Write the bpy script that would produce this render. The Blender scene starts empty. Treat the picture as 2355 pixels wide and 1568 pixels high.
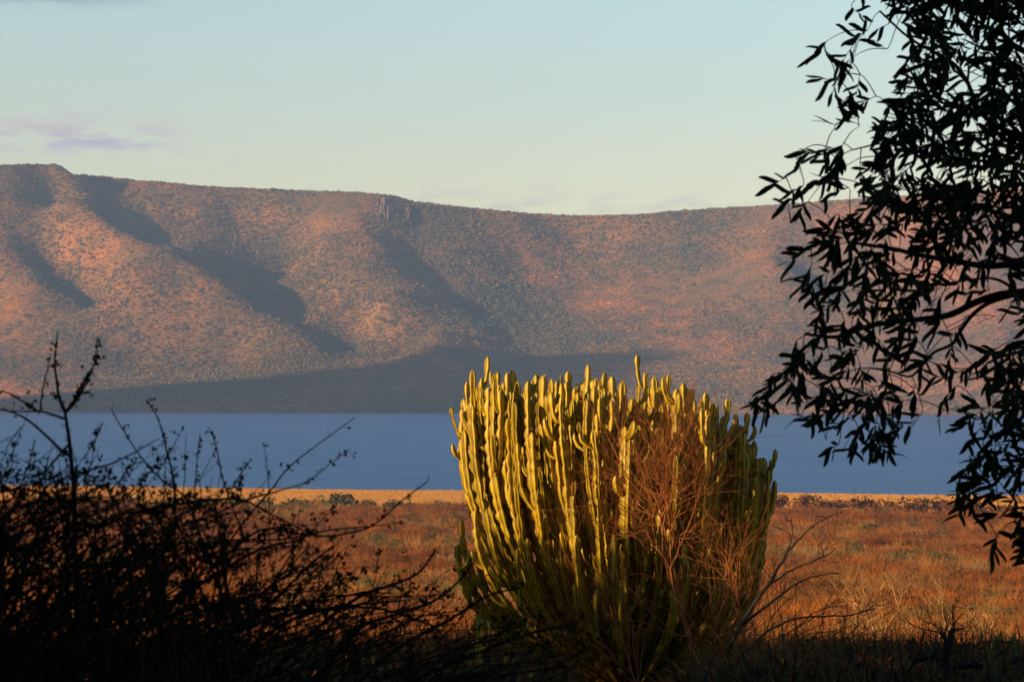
import bpy, math, random
import numpy as np
from mathutils import Vector, Matrix, Euler, Quaternion

# ---------------------------------------------------------------- camera
sc = bpy.context.scene
F = 6539.0                                   # focal length in units of a 2354 px wide picture
CAMZ = 33.0
cam_d = bpy.data.cameras.new('camera'); cam = bpy.data.objects.new('camera', cam_d)
sc.collection.objects.link(cam)
cam_d.sensor_width = 36.0; cam_d.lens = F / 2354.0 * 36.0
cam_d.clip_start = 0.1; cam_d.clip_end = 40000
cam_d.dof.use_dof = True; cam_d.dof.focus_distance = 60.0; cam_d.dof.aperture_fstop = 13.0
M3 = Matrix.Rotation(math.pi/2 + math.atan(120/F), 3, 'X') @ Matrix.Rotation(math.radians(0.22), 3, 'Z')
cam.matrix_world = Matrix.Translation((0, 0, CAMZ)) @ M3.to_4x4()
sc.camera = cam

# ---------------------------------------------------------------- sun, sky, exposure
SUN_AZ, SUN_EL = math.radians(60), math.radians(11.5)       # azimuth: degrees left of straight behind the camera
S = Vector((-math.sin(SUN_AZ)*math.cos(SUN_EL), -math.cos(SUN_AZ)*math.cos(SUN_EL), math.sin(SUN_EL)))   # towards the sun
sun_d = bpy.data.lights.new('sun', 'SUN'); sun_d.energy = 5.0; sun_d.angle = math.radians(0.75); sun_d.color = (1.0, 0.72, 0.43)
sun = bpy.data.objects.new('sun', sun_d); sc.collection.objects.link(sun)
sun.rotation_euler = S.to_track_quat('Z', 'Y').to_euler()
sc.view_settings.view_transform = 'Standard'; sc.view_settings.look = 'None'
sc.view_settings.gamma = 1; sc.view_settings.use_curve_mapping = False
sc.view_settings.exposure = 0.95

w = bpy.data.worlds.new('World'); sc.world = w; w.use_nodes = True
nt = w.node_tree; N = nt.nodes; L = nt.links
bg = N['Background']
sky = N.new('ShaderNodeTexSky'); sky.sky_type = 'NISHITA'; sky.sun_disc = False
sky.sun_elevation = SUN_EL; sky.sun_rotation = math.atan2(S.x, S.y)
sky.air_density = 1.0; sky.dust_density = 0.8; sky.ozone_density = 1.6; sky.altitude = 100
bg.inputs['Strength'].default_value = 0.087
def nmath(N, L, op, a, b=None, clamp=False):
    n = N.new('ShaderNodeMath'); n.operation = op; n.use_clamp = clamp
    for i, v in enumerate((a, b)):
        if v is None: continue
        if isinstance(v, (int, float)): n.inputs[i].default_value = v
        else: L.new(v, n.inputs[i])
    return n.outputs[0]
def nramp(N, L, fac, stops, interp='LINEAR'):
    r = N.new('ShaderNodeValToRGB'); r.color_ramp.interpolation = interp
    e = r.color_ramp.elements
    while len(e) < len(stops): e.new(0.5)
    for k, (p, c) in enumerate(stops):
        e[k].position = p; e[k].color = (c[0], c[1], c[2], 1) if not isinstance(c, (int, float)) else (c, c, c, 1)
    if fac is not None: L.new(fac, r.inputs[0])
    return r.outputs[0]
def nmix(N, L, fac, a, b, mode='MIX'):
    n = N.new('ShaderNodeMix'); n.data_type = 'RGBA'; n.blend_type = mode
    if isinstance(fac, (int, float)): n.inputs[0].default_value = fac
    else: L.new(fac, n.inputs[0])
    for i, v in ((6, a), (7, b)):
        if isinstance(v, tuple): n.inputs[i].default_value = (v[0], v[1], v[2], 1)
        else: L.new(v, n.inputs[i])
    return n.outputs[2]
tc = N.new('ShaderNodeTexCoord'); sep = N.new('ShaderNodeSeparateXYZ'); L.new(tc.outputs['Generated'], sep.inputs[0])
elev = nmath(N, L, 'ARCSINE', sep.outputs['Z'])
# colour balance of the evening sky, by elevation: cream near the horizon, teal above, plain blue overhead
SKY_TINT = [(0.0, (1.62, 1.24, 1.00)), (0.065, (1.55, 1.26, 1.04)), (0.14, (1.45, 1.33, 1.17)), (0.30, (0.50, 0.66, 0.80)), (0.6, (0.22, 0.38, 0.62)), (1.0, (0.16, 0.30, 0.55))]
tint = nramp(N, L, elev, SKY_TINT, 'EASE')
skyc = nmix(N, L, 1.0, sky.outputs[0], tint, 'MULTIPLY')
# thin rose-grey cloud streaks low over the horizon
az = nmath(N, L, 'ARCTAN2', sep.outputs['X'], sep.outputs['Y'])
cv = N.new('ShaderNodeCombineXYZ'); L.new(nmath(N, L, 'MULTIPLY', az, 55.0), cv.inputs[0]); L.new(nmath(N, L, 'MULTIPLY', elev, 190.0), cv.inputs[1])
cn = N.new('ShaderNodeTexNoise'); cn.inputs['Scale'].default_value = 1.0; cn.inputs['Detail'].default_value = 6; cn.inputs['Roughness'].default_value = 0.6
L.new(cv.outputs[0], cn.inputs['Vector'])
def gauss(x, c, s):
    d = nmath(N, L, 'DIVIDE', nmath(N, L, 'SUBTRACT', x, c), s)
    return nmath(N, L, 'EXPONENT', nmath(N, L, 'MULTIPLY', nmath(N, L, 'MULTIPLY', d, d), -1.0))
def cloudbank(el, sel, azc, saz, thr, gain, amt, col, base):
    m_ = nmath(N, L, 'MULTIPLY', nmath(N, L, 'MULTIPLY', nmath(N, L, 'SUBTRACT', cn.outputs[0], thr), gain, True), nmath(N, L, 'MULTIPLY', gauss(elev, el, sel), gauss(az, azc, saz)))
    return nmix(N, L, nmath(N, L, 'MULTIPLY', m_, amt, True), base, col)
skyc = cloudbank(0.0655, 0.005, 0.0, 0.12, 0.45, 5.0, 0.45, (3.3, 3.0, 3.4), skyc)
skyc = cloudbank(0.075, 0.02, -0.09, 0.16, 0.52, 4.0, 0.18, (4.1, 3.7, 3.9), skyc)
skyc = cloudbank(0.0905, 0.0055, -0.160, 0.036, 0.44, 8.0, 1.0, (4.3, 3.7, 3.7), skyc)
skyc = cloudbank(0.0865, 0.0032, -0.150, 0.032, 0.46, 8.0, 0.9, (3.3, 3.25, 3.9), skyc)
skyc = cloudbank(0.1365, 0.0030, -0.165, 0.035, 0.38, 6.0, 1.0, (2.0, 2.5, 2.9), skyc)
L.new(skyc, bg.inputs['Color'])
sc.cycles.use_denoising = True
sc.cycles.max_bounces = 4; sc.cycles.diffuse_bounces = 2; sc.cycles.glossy_bounces = 2; sc.cycles.transparent_max_bounces = 6
sc.cycles.volume_bounces = 0
sc.render.film_transparent = False

# ---------------------------------------------------------------- helpers
def direction(px, py):
    return M3 @ Vector(((px-1177)/F, (784-py)/F, -1))
def at(px, py, d):
    """world point seen at picture position px,py (2354 x 1568) at distance d along +Y"""
    v = direction(px, py); v *= d / v.y
    return Vector((v.x, v.y, v.z + CAMZ))
def tag(o, label=None, cat=None, group=None, kind=None):
    if label: o['label'] = label
    if cat: o['category'] = cat
    if group: o['group'] = group
    if kind: o['kind'] = kind
    return o
def link(o, parent=None):
    sc.collection.objects.link(o)
    if parent is not None: o.parent = parent
    return o
def mesh_from(name, V, Fc, mat=None, smooth=False):
    me = bpy.data.meshes.new(name)
    V = np.asarray(V, dtype=np.float32)
    if isinstance(Fc, np.ndarray):
        k = Fc.shape[1]; n = Fc.shape[0]
        me.vertices.add(len(V)); me.vertices.foreach_set('co', V.ravel())
        me.loops.add(n*k); me.loops.foreach_set('vertex_index', Fc.astype(np.int32).ravel())
        me.polygons.add(n); me.polygons.foreach_set('loop_start', np.arange(0, n*k, k, dtype=np.int32))
        try: me.polygons.foreach_set('loop_total', np.full(n, k, dtype=np.int32))
        except Exception: pass
        me.update(calc_edges=True)
    else:
        me.from_pydata([tuple(map(float, v)) for v in V], [], Fc); me.update()
    if smooth: me.polygons.foreach_set('use_smooth', [True]*len(me.polygons))
    if mat: me.materials.append(mat)
    return me
def obj(name, me, parent=None, loc=None):
    o = bpy.data.objects.new(name, me); link(o, parent)
    if loc is not None: o.location = loc
    return o
def empty(name, loc):
    o = bpy.data.objects.new(name, None); o.location = loc; o.empty_display_size = 0.3
    return link(o)

def mat(name, rough=0.85, spec=0.2):
    m = bpy.data.materials.new(name); m.use_nodes = True
    b = m.node_tree.nodes['Principled BSDF']
    b.inputs['Roughness'].default_value = rough; b.inputs['Specular IOR Level'].default_value = spec
    return m, m.node_tree.nodes, m.node_tree.links, b
def posnoise(N, L, scale, detail=4, rough=0.55, stretch=None, local=False):
    if local:
        t = N.new('ShaderNodeTexCoord'); src = t.outputs['Object']
    else:
        g = N.new('ShaderNodeNewGeometry'); src = g.outputs['Position']
    if stretch:
        mp = N.new('ShaderNodeMapping'); mp.inputs['Scale'].default_value = stretch; L.new(src, mp.inputs[0]); src = mp.outputs[0]
    n = N.new('ShaderNodeTexNoise'); n.inputs['Scale'].default_value = scale; n.inputs['Detail'].default_value = detail
    n.inputs['Roughness'].default_value = rough; L.new(src, n.inputs['Vector'])
    return n.outputs[0]
def simple_mat(name, stops, scale, rough=0.9, spec=0.1, detail=4, local=False, random_tint=False):
    m, N, L, b = mat(name, rough, spec)
    f = posnoise(N, L, scale, detail, local=local)
    if random_tint:
        oi = N.new('ShaderNodeObjectInfo')
        f = nmath(N, L, 'ADD', nmath(N, L, 'MULTIPLY', f, 0.6), nmath(N, L, 'MULTIPLY', oi.outputs['Random'], 0.4))
    L.new(nramp(N, L, f, stops), b.inputs['Base Color'])
    return m

rng = np.random.default_rng(7)
def vnoise(x, y, seed=0):
    """smooth value noise on numpy arrays, roughly -1..1"""
    xi = np.floor(x).astype(np.int64); yi = np.floor(y).astype(np.int64)
    xf = x-xi; yf = y-yi
    def h(a, b):
        n = (a*374761393 + b*668265263 + seed*982451653) & 0xffffffff
        n = ((n ^ (n >> 13))*1274126177) & 0xffffffff
        return ((n ^ (n >> 16)) & 0xffff)/32767.5 - 1
    u = xf*xf*(3-2*xf); v = yf*yf*(3-2*yf)
    return (h(xi, yi)*(1-u)+h(xi+1, yi)*u)*(1-v) + (h(xi, yi+1)*(1-u)+h(xi+1, yi+1)*u)*v
def fbm(x, y, octs=4, seed=0, gain=0.5):
    s = 0; a = 1; t = 0
    for k in range(octs):
        s = s + a*vnoise(x*2**k+k*17.3, y*2**k-k*9.1, seed+k); t += a; a *= gain
    return s/t

# GN: scatter source objects on the vertices of a point mesh (attributes rot, scl, idx)
def scatter(name, pts, rots, scls, idxs, sources, label, cat, kind='stuff'):
    me = bpy.data.meshes.new(name); me.from_pydata([tuple(map(float, p)) for p in pts], [], [])
    def fa(nm, t, data, key='value'):
        a = me.attributes.new(nm, t, 'POINT'); a.data.foreach_set(key if t != 'FLOAT_VECTOR' else 'vector', np.ascontiguousarray(data).ravel())
    fa('rot', 'FLOAT_VECTOR', np.asarray(rots, np.float32)); fa('scl', 'FLOAT_VECTOR', np.asarray(scls, np.float32)); fa('idx', 'INT', np.asarray(idxs, np.int32))
    coll = bpy.data.collections.new(name+'_sources')
    for k, s_ in enumerate(sources):
        so = bpy.data.objects.new('%s_source_%02d' % (name, k), s_); coll.objects.link(so)
    o = obj(name, me)
    g = bpy.data.node_groups.new(name+'_nodes', 'GeometryNodeTree')
    g.interface.new_socket('Geometry', in_out='INPUT', socket_type='NodeSocketGeometry')
    g.interface.new_socket('Geometry', in_out='OUTPUT', socket_type='NodeSocketGeometry')
    n = g.nodes; l = g.links
    gi = n.new('NodeGroupInput'); go = n.new('NodeGroupOutput'); ip = n.new('GeometryNodeInstanceOnPoints'); ci = n.new('GeometryNodeCollectionInfo')
    ci.inputs['Collection'].default_value = coll; ci.inputs['Separate Children'].default_value = True; ci.inputs['Reset Children'].default_value = True
    def na(nm, t):
        a = n.new('GeometryNodeInputNamedAttribute'); a.data_type = t; a.inputs[0].default_value = nm
        return [s for s in a.outputs if s.enabled and s.name == 'Attribute'][0]
    l.new(gi.outputs[0], ip.inputs['Points']); l.new(ci.outputs[0], ip.inputs['Instance'])
    ip.inputs['Pick Instance'].default_value = True
    l.new(na('idx', 'INT'), ip.inputs['Instance Index'])
    e = n.new('FunctionNodeEulerToRotation'); l.new(na('rot', 'FLOAT_VECTOR'), e.inputs[0]); l.new(e.outputs[0], ip.inputs['Rotation'])
    l.new(na('scl', 'FLOAT_VECTOR'), ip.inputs['Scale']); l.new(ip.outputs[0], go.inputs[0])
    md = o.modifiers.new('scatter', 'NODES'); md.node_group = g
    tag(o, label, cat, kind=kind)
    return o
# ================================================================ LARGE STRUCTURE
# ---------------------------------------------------------------- hills: height field through surveyed crest and gully lines
ZP = np.array([-60, 0, 15, 45, 100, 180, 280, 380, 480, 600.]); DP = np.array([4300, 4620, 4690, 4860, 5080, 5290, 5470, 5600, 5710, 5840.])
def hillpt(px, py, off=0.0, below=0.0):
    d = 5200.0
    for _ in range(40):
        z = at(px, py, d).z
        d = 0.6*d + 0.4*(np.interp(z, ZP, DP)+off)
    p = at(px, py, d)
    return (p.x, p.y, p.z-below)
SKYL = [(-900,392),(-500,384),(-200,377),(-80,375),(0,374),(60,372),(125,372),(140,377),(155,390),(168,399),(190,400),(240,403),(320,411),(400,417),(620,432),(830,439),(905,448),(950,462),(1050,474),(1200,488),(1330,494),(1450,492),(1550,485),(1700,474),(1800,468),(1950,457),(2150,442),(2354,428),(2600,418),(2900,410),(3300,400)]
ctl = []
man = []
def top_off(px):
    return float(np.interp(px, [-900, 0, 150, 240, 420, 700, 850, 920, 1000, 1330, 1700, 2000, 2354, 3300], [-120, -110, -70, 50, 40, 20, -5, 0, 40, 110, 60, -40, -120, -150]))
for px, py in SKYL:
    x, y, z = hillpt(px, py, top_off(px)); ctl.append((x, y, z)); man.append((px, py))
    ctl.append((x*1.05, y+260, z-4)); ctl.append((x*1.22, y+1100, z-30))
CREST = {
 'a': [(-15,535,-80),(15,580,-90),(65,630,-115),(118,682,-110),(165,740,-85)],
 'b': [(150,455,-90),(185,492,-120),(250,538,-140),(315,562,-150),(395,590,-185),(450,622,-205),(510,665,-190),(570,705,-155),(650,760,-110),(760,830,-60)],
 'c': [(815,500,-35),(855,552,-55),(915,612,-68),(980,670,-80),(1040,718,-80),(1100,762,-60),(1180,820,-30)],
 'e': [(1760,585,-30),(1790,612,-55),(1830,642,-55),(1890,700,-40)],
}
VALLEY = [(95,570,-60),(140,630,-60),(195,690,-80),(175,755,-90),
 (225,425,0),(268,480,0),(325,540,-10),(420,560,-60),
 (545,500,40),(590,550,40),(640,615,25),(690,680,-25),(735,735,-50),(840,780,-10),(960,820,-10),
 (950,520,15),(1025,600,15),(1090,665,10),(1140,720,0),(1250,780,20),
 (1880,590,10),(1940,650,0)]
FACE = [(250,640,-160),(330,700,-170),(230,580,-110),(120,480,-20),(420,510,10),(480,480,20),(480,560,-40),(400,650,-200),(480,720,-150),
 (700,480,10),(740,560,-60),(800,620,-130),(880,680,-170),(760,680,-70),(980,760,-150),(820,730,-60),(650,560,40),(660,640,50),
 (1330,560,140),(1330,640,130),(1330,720,90),(1200,600,110),(1200,680,80),(1480,600,110),(1480,700,80),(1650,600,50),(1650,700,20),(1500,800,20),(1700,800,0),
 (2100,560,-80),(2250,620,-120),(2100,700,-90),(2300,760,-100),(2100,820,-40)]
for nm, line in CREST.items():
    for i in range(len(line)-1):
        a, b = line[i], line[i+1]
        for t in (0, 0.5):
            q = [a[k]*(1-t)+b[k]*t for k in range(3)]
            p = hillpt(*q); ctl.append(p); man.append((q[0], q[1]))
            if 0 < i < len(line)-1:                # the lee side of the crest falls away
                drop = {'a': 20, 'b': 32 if q[0] > 380 else 20, 'c': 13, 'e': 12}[nm]
                if nm == 'b' and 290 < q[0] < 385: drop = 4
                if q[1] > 715: drop = 8
                ctl.append((p[0]+0.79*75, p[1]+0.61*75, p[2]-drop))
for q in VALLEY + FACE:
    ctl.append(hillpt(*q)); man.append((q[0], q[1]))
man = np.array(man, float)
for px in range(-900, 3400, 110):
    for py in (500, 560, 620, 690, 760, 820, 870, 905):
        sky_y = np.interp(px, [s[0] for s in SKYL], [s[1] for s in SKYL])
        if py < sky_y+45: continue
        if py < 850 and np.min(np.hypot(man[:, 0]-px, (man[:, 1]-py)*1.3)) < 95: continue
        f = (880-py)/400
        ctl.append(hillpt(px, py, top_off(px)*max(0, min(1, f))))
for px in range(-1000, 3500, 100):
    ctl.append(hillpt(px, 946.5 + 0.0038*(px-1177), 0)); x, y, z = ctl[-1]; ctl[-1] = (x, y, 0.5)
    ctl.append((x*0.95, y-250, -12))
ctl = np.array(ctl)
rim = [(at(px, py, 1000.0), top_off(px)) for px, py in SKYL]
RIM_A = np.array([p.x/1000 for p, o in rim]); RIM_T = np.array([(p.z-CAMZ)/1000 for p, o in rim]); RIM_Y = np.array([5690+o for p, o in rim])
def rbf_fit(P, V, smooth=3.0):
    n = len(P); D = np.hypot(P[:, None, 0]-P[None, :, 0], P[:, None, 1]-P[None, :, 1])
    A = np.zeros((n+3, n+3)); A[:n, :n] = -np.sqrt(D*D+20**2) + smooth*np.eye(n)
    A[:n, n] = 1; A[:n, n+1:] = P/1000; A[n:, :n] = A[:n, n:].T
    r = np.zeros(n+3); r[:n] = V
    return np.linalg.solve(A, r)
hw = rbf_fit(ctl[:, :2], ctl[:, 2])
def hill_z(X, Y):
    X = np.asarray(X, float); Y = np.asarray(Y, float); sh = X.shape; x = X.ravel(); y = Y.ravel(); out = np.zeros_like(x)
    for s in range(0, len(x), 8000):
        e = slice(s, s+8000)
        D = np.sqrt((x[e, None]-ctl[None, :, 0])**2+(y[e, None]-ctl[None, :, 1])**2+20**2)
        out[e] = -D @ hw[:len(ctl)] + hw[len(ctl)] + hw[len(ctl)+1]*x[e]/1000 + hw[len(ctl)+2]*y[e]/1000
    amp = np.clip(out/120, 0, 1)
    out += amp*(7*fbm(x/150, y/150, 5, 3, 0.55) + 3*fbm((x+0.5*y)/50, y/160, 3, 11))
    # the flat rim of the plateau
    rt = np.interp(x/y, RIM_A, RIM_T); ry = np.interp(x/y, RIM_A, RIM_Y)
    cap = CAMZ + rt*np.minimum(y, ry) - 3.5 + 1.2*fbm(x/25, y/25, 2, 61)
    m_ = out > cap-6; out[m_] = cap[m_]-6+6*np.tanh((out[m_]-cap[m_]+6)/6)
    return out.reshape(sh)
gx = np.linspace(-2100, 2300, 560); gy = np.concatenate([np.linspace(4380, 5900, 300), np.linspace(5930, 7000, 20)])
GX, GY = np.meshgrid(gx, gy); GZ = hill_z(GX, GY)
nx, ny = len(gx), len(gy)
idx = (np.arange(ny-1)[:, None]*nx + np.arange(nx-1)[None, :]).ravel()
quads = np.stack([idx, idx+1, idx+nx+1, idx+nx], 1)
def hill_colour(N, L):
    big = posnoise(N, L, 0.0042, 5, 0.6); mid = posnoise(N, L, 0.02, 4, 0.6); fine = posnoise(N, L, 0.16, 3, 0.7)
    f = nmath(N, L, 'ADD', nmath(N, L, 'MULTIPLY', big, 0.55), nmath(N, L, 'MULTIPLY', mid, 0.45))
    c = nramp(N, L, f, [(0.34, (0.12, 0.095, 0.045)), (0.43, (0.20, 0.118, 0.046)), (0.52, (0.29, 0.142, 0.045)), (0.60, (0.41, 0.172, 0.042)), (0.70, (0.55, 0.205, 0.042))])
    return c, fine
m_hill, N, L, b = mat('hill_soil', 0.95, 0.05)
c, fine = hill_colour(N, L)
L.new(nmix(N, L, 0.6, c, nramp(N, L, fine, [(0.35, 0.42), (0.65, 0.68)]), 'MULTIPLY'), b.inputs['Base Color'])
hills = obj('hills', mesh_from('hills', np.stack([GX.ravel(), GY.ravel(), GZ.ravel()], 1), quads, m_hill, True)); tag(hills, kind='structure')
hills['label'] = 'long flat-topped mountain ridge with spurs across the lake'

# unseen mountain added past the left edge, shaped to shadow the slope's foot
hx = np.linspace(-3800, -1350, 110); hy = np.linspace(2500, 4700, 100); HX, HY = np.meshgrid(hx, hy)
sx_, sy_ = -math.sin(SUN_AZ), -math.cos(SUN_AZ); C0 = (-170+2400*sx_, 4850+2400*sy_)
uu = -(HX-C0[0])*sy_+(HY-C0[1])*sx_; uu = -uu; vv = (HX-C0[0])*sx_+(HY-C0[1])*sy_
HZ = 715*np.exp(-(uu/np.where(uu > 0, 300, 400))**2)*np.exp(-(vv/560)**2)*(1+0.13*fbm(HX/170, HY/170, 5, 71))-12
ii = (np.arange(99)[:, None]*110 + np.arange(109)[None, :]).ravel()
shade_headland = obj('shade_headland', mesh_from('shade_headland', np.stack([HX.ravel(), HY.ravel(), HZ.ravel()], 1), np.stack([ii, ii+1, ii+111, ii+110], 1), m_hill, True)); tag(shade_headland, kind='structure')

# ---------------------------------------------------------------- near land: slope from the viewpoint down to the shore
GP = [(-400, 40), (-60, 34.5), (-10, 31.6), (0, 31.3), (20, 30.2), (45, 28.0), (70, 25.6), (100, 23.2), (150, 19.6), (209, 16.2), (376, 9.6), (610, 4.6), (830, 1.9), (1000, 0.45), (1060, -1.0), (1500, -6), (9000, -6)]
gpx = [p[0] for p in GP]; gpz = [p[1] for p in GP]
def shore_y(x): return 948 - 0.15*x + 6*np.sin(x/31.0)
def land_z(X, Y):
    X = np.asarray(X, float); Y = np.asarray(Y, float)
    r = np.hypot(X*0.5, Y)*np.sign(Y)
    r = np.where(Y > 600, Y + (1000-shore_y(X)), np.where(Y > 300, Y + (1000-shore_y(X))*(Y-300)/300, Y))
    z = np.interp(r, gpx, gpz)
    z = z + np.clip(r/200, 0, 1)*np.clip((900-r)/300, 0, 1)*(0.9*fbm(X/60, Y/60, 4, 5)) + 0.12*fbm(X/3, Y/3, 3, 8)*np.clip((990-r)/100, 0.15, 1)
    return z
ly = np.concatenate([np.linspace(-120, 0, 30), 1.0*np.cumsum(np.linspace(0.6, 9.2, 240))])
ly = ly[ly < 1100]; lx = np.sinh(np.linspace(-4.6, 4.6, 260))*9.5
LX, LY = np.meshgrid(lx, ly); LZ = land_z(LX, LY)
nx, ny = len(lx), len(ly)
idx = (np.arange(ny-1)[:, None]*nx + np.arange(nx-1)[None, :]).ravel(); quads = np.stack([idx, idx+1, idx+nx+1, idx+nx], 1)
m_land, N, L, b = mat('dry_earth', 0.95, 0.05)
g = N.new('ShaderNodeNewGeometry'); sp = N.new('ShaderNodeSeparateXYZ'); L.new(g.outputs['Position'], sp.inputs[0])
n1 = posnoise(N, L, 0.05, 5); n2 = posnoise(N, L, 1.4, 4, 0.7)
soil = nmix(N, L, 0.6, nramp(N, L, n1, [(0.35, (0.12, 0.045, 0.015)), (0.6, (0.23, 0.095, 0.028))]), nramp(N, L, n2, [(0.3, 0.5), (0.7, 1.2)]), 'MULTIPLY')
shore = nramp(N, L, nmath(N, L, 'DIVIDE', sp.outputs['Z'], 3.0), [(0.0, (0.20, 0.13, 0.06)), (0.12, (0.40, 0.24, 0.09)), (0.66, (0.40, 0.21, 0.07)), (0.85, (0,0,0))])
sel = nmath(N, L, 'GREATER_THAN', 2.0, sp.outputs['Z'])
L.new(nmix(N, L, sel, soil, shore), b.inputs['Base Color'])
land = obj('ground', mesh_from('ground', np.stack([LX.ravel(), LY.ravel(), LZ.ravel()], 1), quads, m_land, True)); tag(land, 'dry brown plain sloping down to the lake shore', kind='structure')

# lake bed + terrain skirt so that the ground goes on to the horizon
m_bed = simple_mat('lake_bed', [(0.3, (0.05, 0.045, 0.03)), (0.7, (0.09, 0.08, 0.05))], 0.01)
bed = obj('lake_bed', mesh_from('lake_bed', [(-16000, -2500, -8), (16000, -2500, -8), (16000, 16000, -8), (-16000, 16000, -8)], [(0, 1, 2, 3)], m_bed)); tag(bed, kind='structure')

# ---------------------------------------------------------------- lake
m_w, N, L, b = mat('lake_water', 0.12, 0.5)
b.inputs['IOR'].default_value = 1.33
tcg = N.new('ShaderNodeNewGeometry')
hts = []
for sc_, st, wgt in ((0.55, (1.0, 1.9, 1), 0.5), (0.12, (0.7, 1.6, 1), 1.0), (0.025, (0.5, 1.5, 1), 1.4)):
    hts.append(nmath(N, L, 'MULTIPLY', posnoise(N, L, sc_, 3, 0.6, st), wgt))
hh = nmath(N, L, 'ADD', nmath(N, L, 'ADD', hts[0], hts[1]), hts[2])
bp = N.new('ShaderNodeBump'); bp.inputs['Strength'].default_value = 1.0; bp.inputs['Distance'].default_value = 1.1
L.new(hh, bp.inputs['Height']); L.new(bp.outputs[0], b.inputs['Normal'])
streak = nmath(N, L, 'ADD', nmath(N, L, 'MULTIPLY', posnoise(N, L, 0.006, 4, 0.6, (0.6, 1.6, 1)), 0.55), nmath(N, L, 'MULTIPLY', posnoise(N, L, 0.09, 3, 0.7, (1.0, 0.35, 1)), 0.45))
L.new(nramp(N, L, streak, [(0.35, (0.022, 0.115, 0.31)), (0.65, (0.040, 0.165, 0.40))]), b.inputs['Base Color'])
L.new(nramp(N, L, streak, [(0.35, 0.30), (0.65, 0.42)]), b.inputs['Roughness'])
wx = np.linspace(-6000, 6000, 13); wy = np.linspace(800, 6000, 12)
WX, WY = np.meshgrid(wx, wy); nx, ny = 13, 12
idx = (np.arange(ny-1)[:, None]*nx + np.arange(nx-1)[None, :]).ravel(); quads = np.stack([idx, idx+1, idx+nx+1, idx+nx], 1)
lake = obj('lake', mesh_from('lake', np.stack([WX.ravel(), WY.ravel(), 0*WX.ravel()], 1), quads, m_w)); tag(lake, 'blue lake with fine ripples in front of the mountains', kind='structure')

# ---------------------------------------------------------------- air
m_h = bpy.data.materials.new('haze_air'); m_h.use_nodes = True
N = m_h.node_tree.nodes; L = m_h.node_tree.links
for n in list(N):
    if n.type == 'BSDF_PRINCIPLED': N.remove(n)
pv = N.new('ShaderNodeVolumePrincipled'); pv.inputs['Color'].default_value = (0.36, 0.58, 1.0, 1); pv.inputs['Density'].default_value = 0.000068; pv.inputs['Anisotropy'].default_value = 0.0
L.new(pv.outputs[0], N['Material Output'].inputs['Volume'])
X0, X1, Y0, Y1, Z0, Z1 = -3900, 3200, -900, 7400, -9.5, 840
bx = obj('haze', mesh_from('haze', [(x, y, z) for x in (X0, X1) for y in (Y0, Y1) for z in (Z0, Z1)], [(0, 1, 3, 2), (4, 6, 7, 5), (0, 4, 5, 1), (2, 3, 7, 6), (0, 2, 6, 4), (1, 5, 7, 3)], m_h))
tag(bx, 'thin blue evening haze lying over the lake', kind='stuff')
# ================================================================ MESH BUILDERS FOR PLANTS
class MB:
    """collects tubes and blades; all faces quads/tris"""
    def __init__(s): s.V = []; s.F = []; s.n = 0
    def tube(s, P, R, sides=5, twist=0.0):
        P = np.asarray(P, float); R = np.asarray(R, float); k = len(P)
        T = np.gradient(P, axis=0); T /= np.linalg.norm(T, axis=1)[:, None]+1e-9
        up = np.array([0.31, 0.17, 0.94]) if abs(T[0, 2]) < 0.9 else np.array([1.0, 0.1, 0.0])
        A = np.cross(T, up); A /= np.linalg.norm(A, axis=1)[:, None]+1e-9; B = np.cross(T, A)
        a = np.linspace(0, 2*np.pi, sides, endpoint=False)[None, :] + twist
        ring = P[:, None, :] + R[:, None, None]*(np.cos(a)[..., None]*A[:, None, :] + np.sin(a)[..., None]*B[:, None, :])
        s.V.append(ring.reshape(-1, 3)); o = s.n
        for i in range(k-1):
            for j in range(sides):
                jj = (j+1) % sides
                s.F.append((o+i*sides+j, o+i*sides+jj, o+(i+1)*sides+jj, o+(i+1)*sides+j))
        s.F.append(tuple(o+(k-1)*sides+j for j in range(sides))); s.F.append(tuple(o+j for j in reversed(range(sides))))
        s.n += k*sides
    def poly(s, pts, faces):
        s.V.append(np.asarray(pts, float)); s.F += [tuple(i+s.n for i in f) for f in faces]; s.n += len(pts)
    def mesh(s, name, m=None, smooth=False):
        return mesh_from(name, np.concatenate(s.V) if s.V else np.zeros((0, 3)), s.F, m, smooth)
def smooth_path(pts, n=4):
    """Catmull-Rom through points"""
    P = np.asarray(pts, float); P = np.vstack([2*P[0]-P[1], P, 2*P[-1]-P[-2]]); out = []
    for i in range(1, len(P)-2):
        for t in np.linspace(0, 1, n, endpoint=False):
            a, b, c, d = P[i-1], P[i], P[i+1], P[i+2]
            out.append(0.5*((2*b)+(-a+c)*t+(2*a-5*b+4*c-d)*t*t+(-a+3*b-3*c+d)*t**3))
    out.append(P[-2]); return np.array(out)
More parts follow.
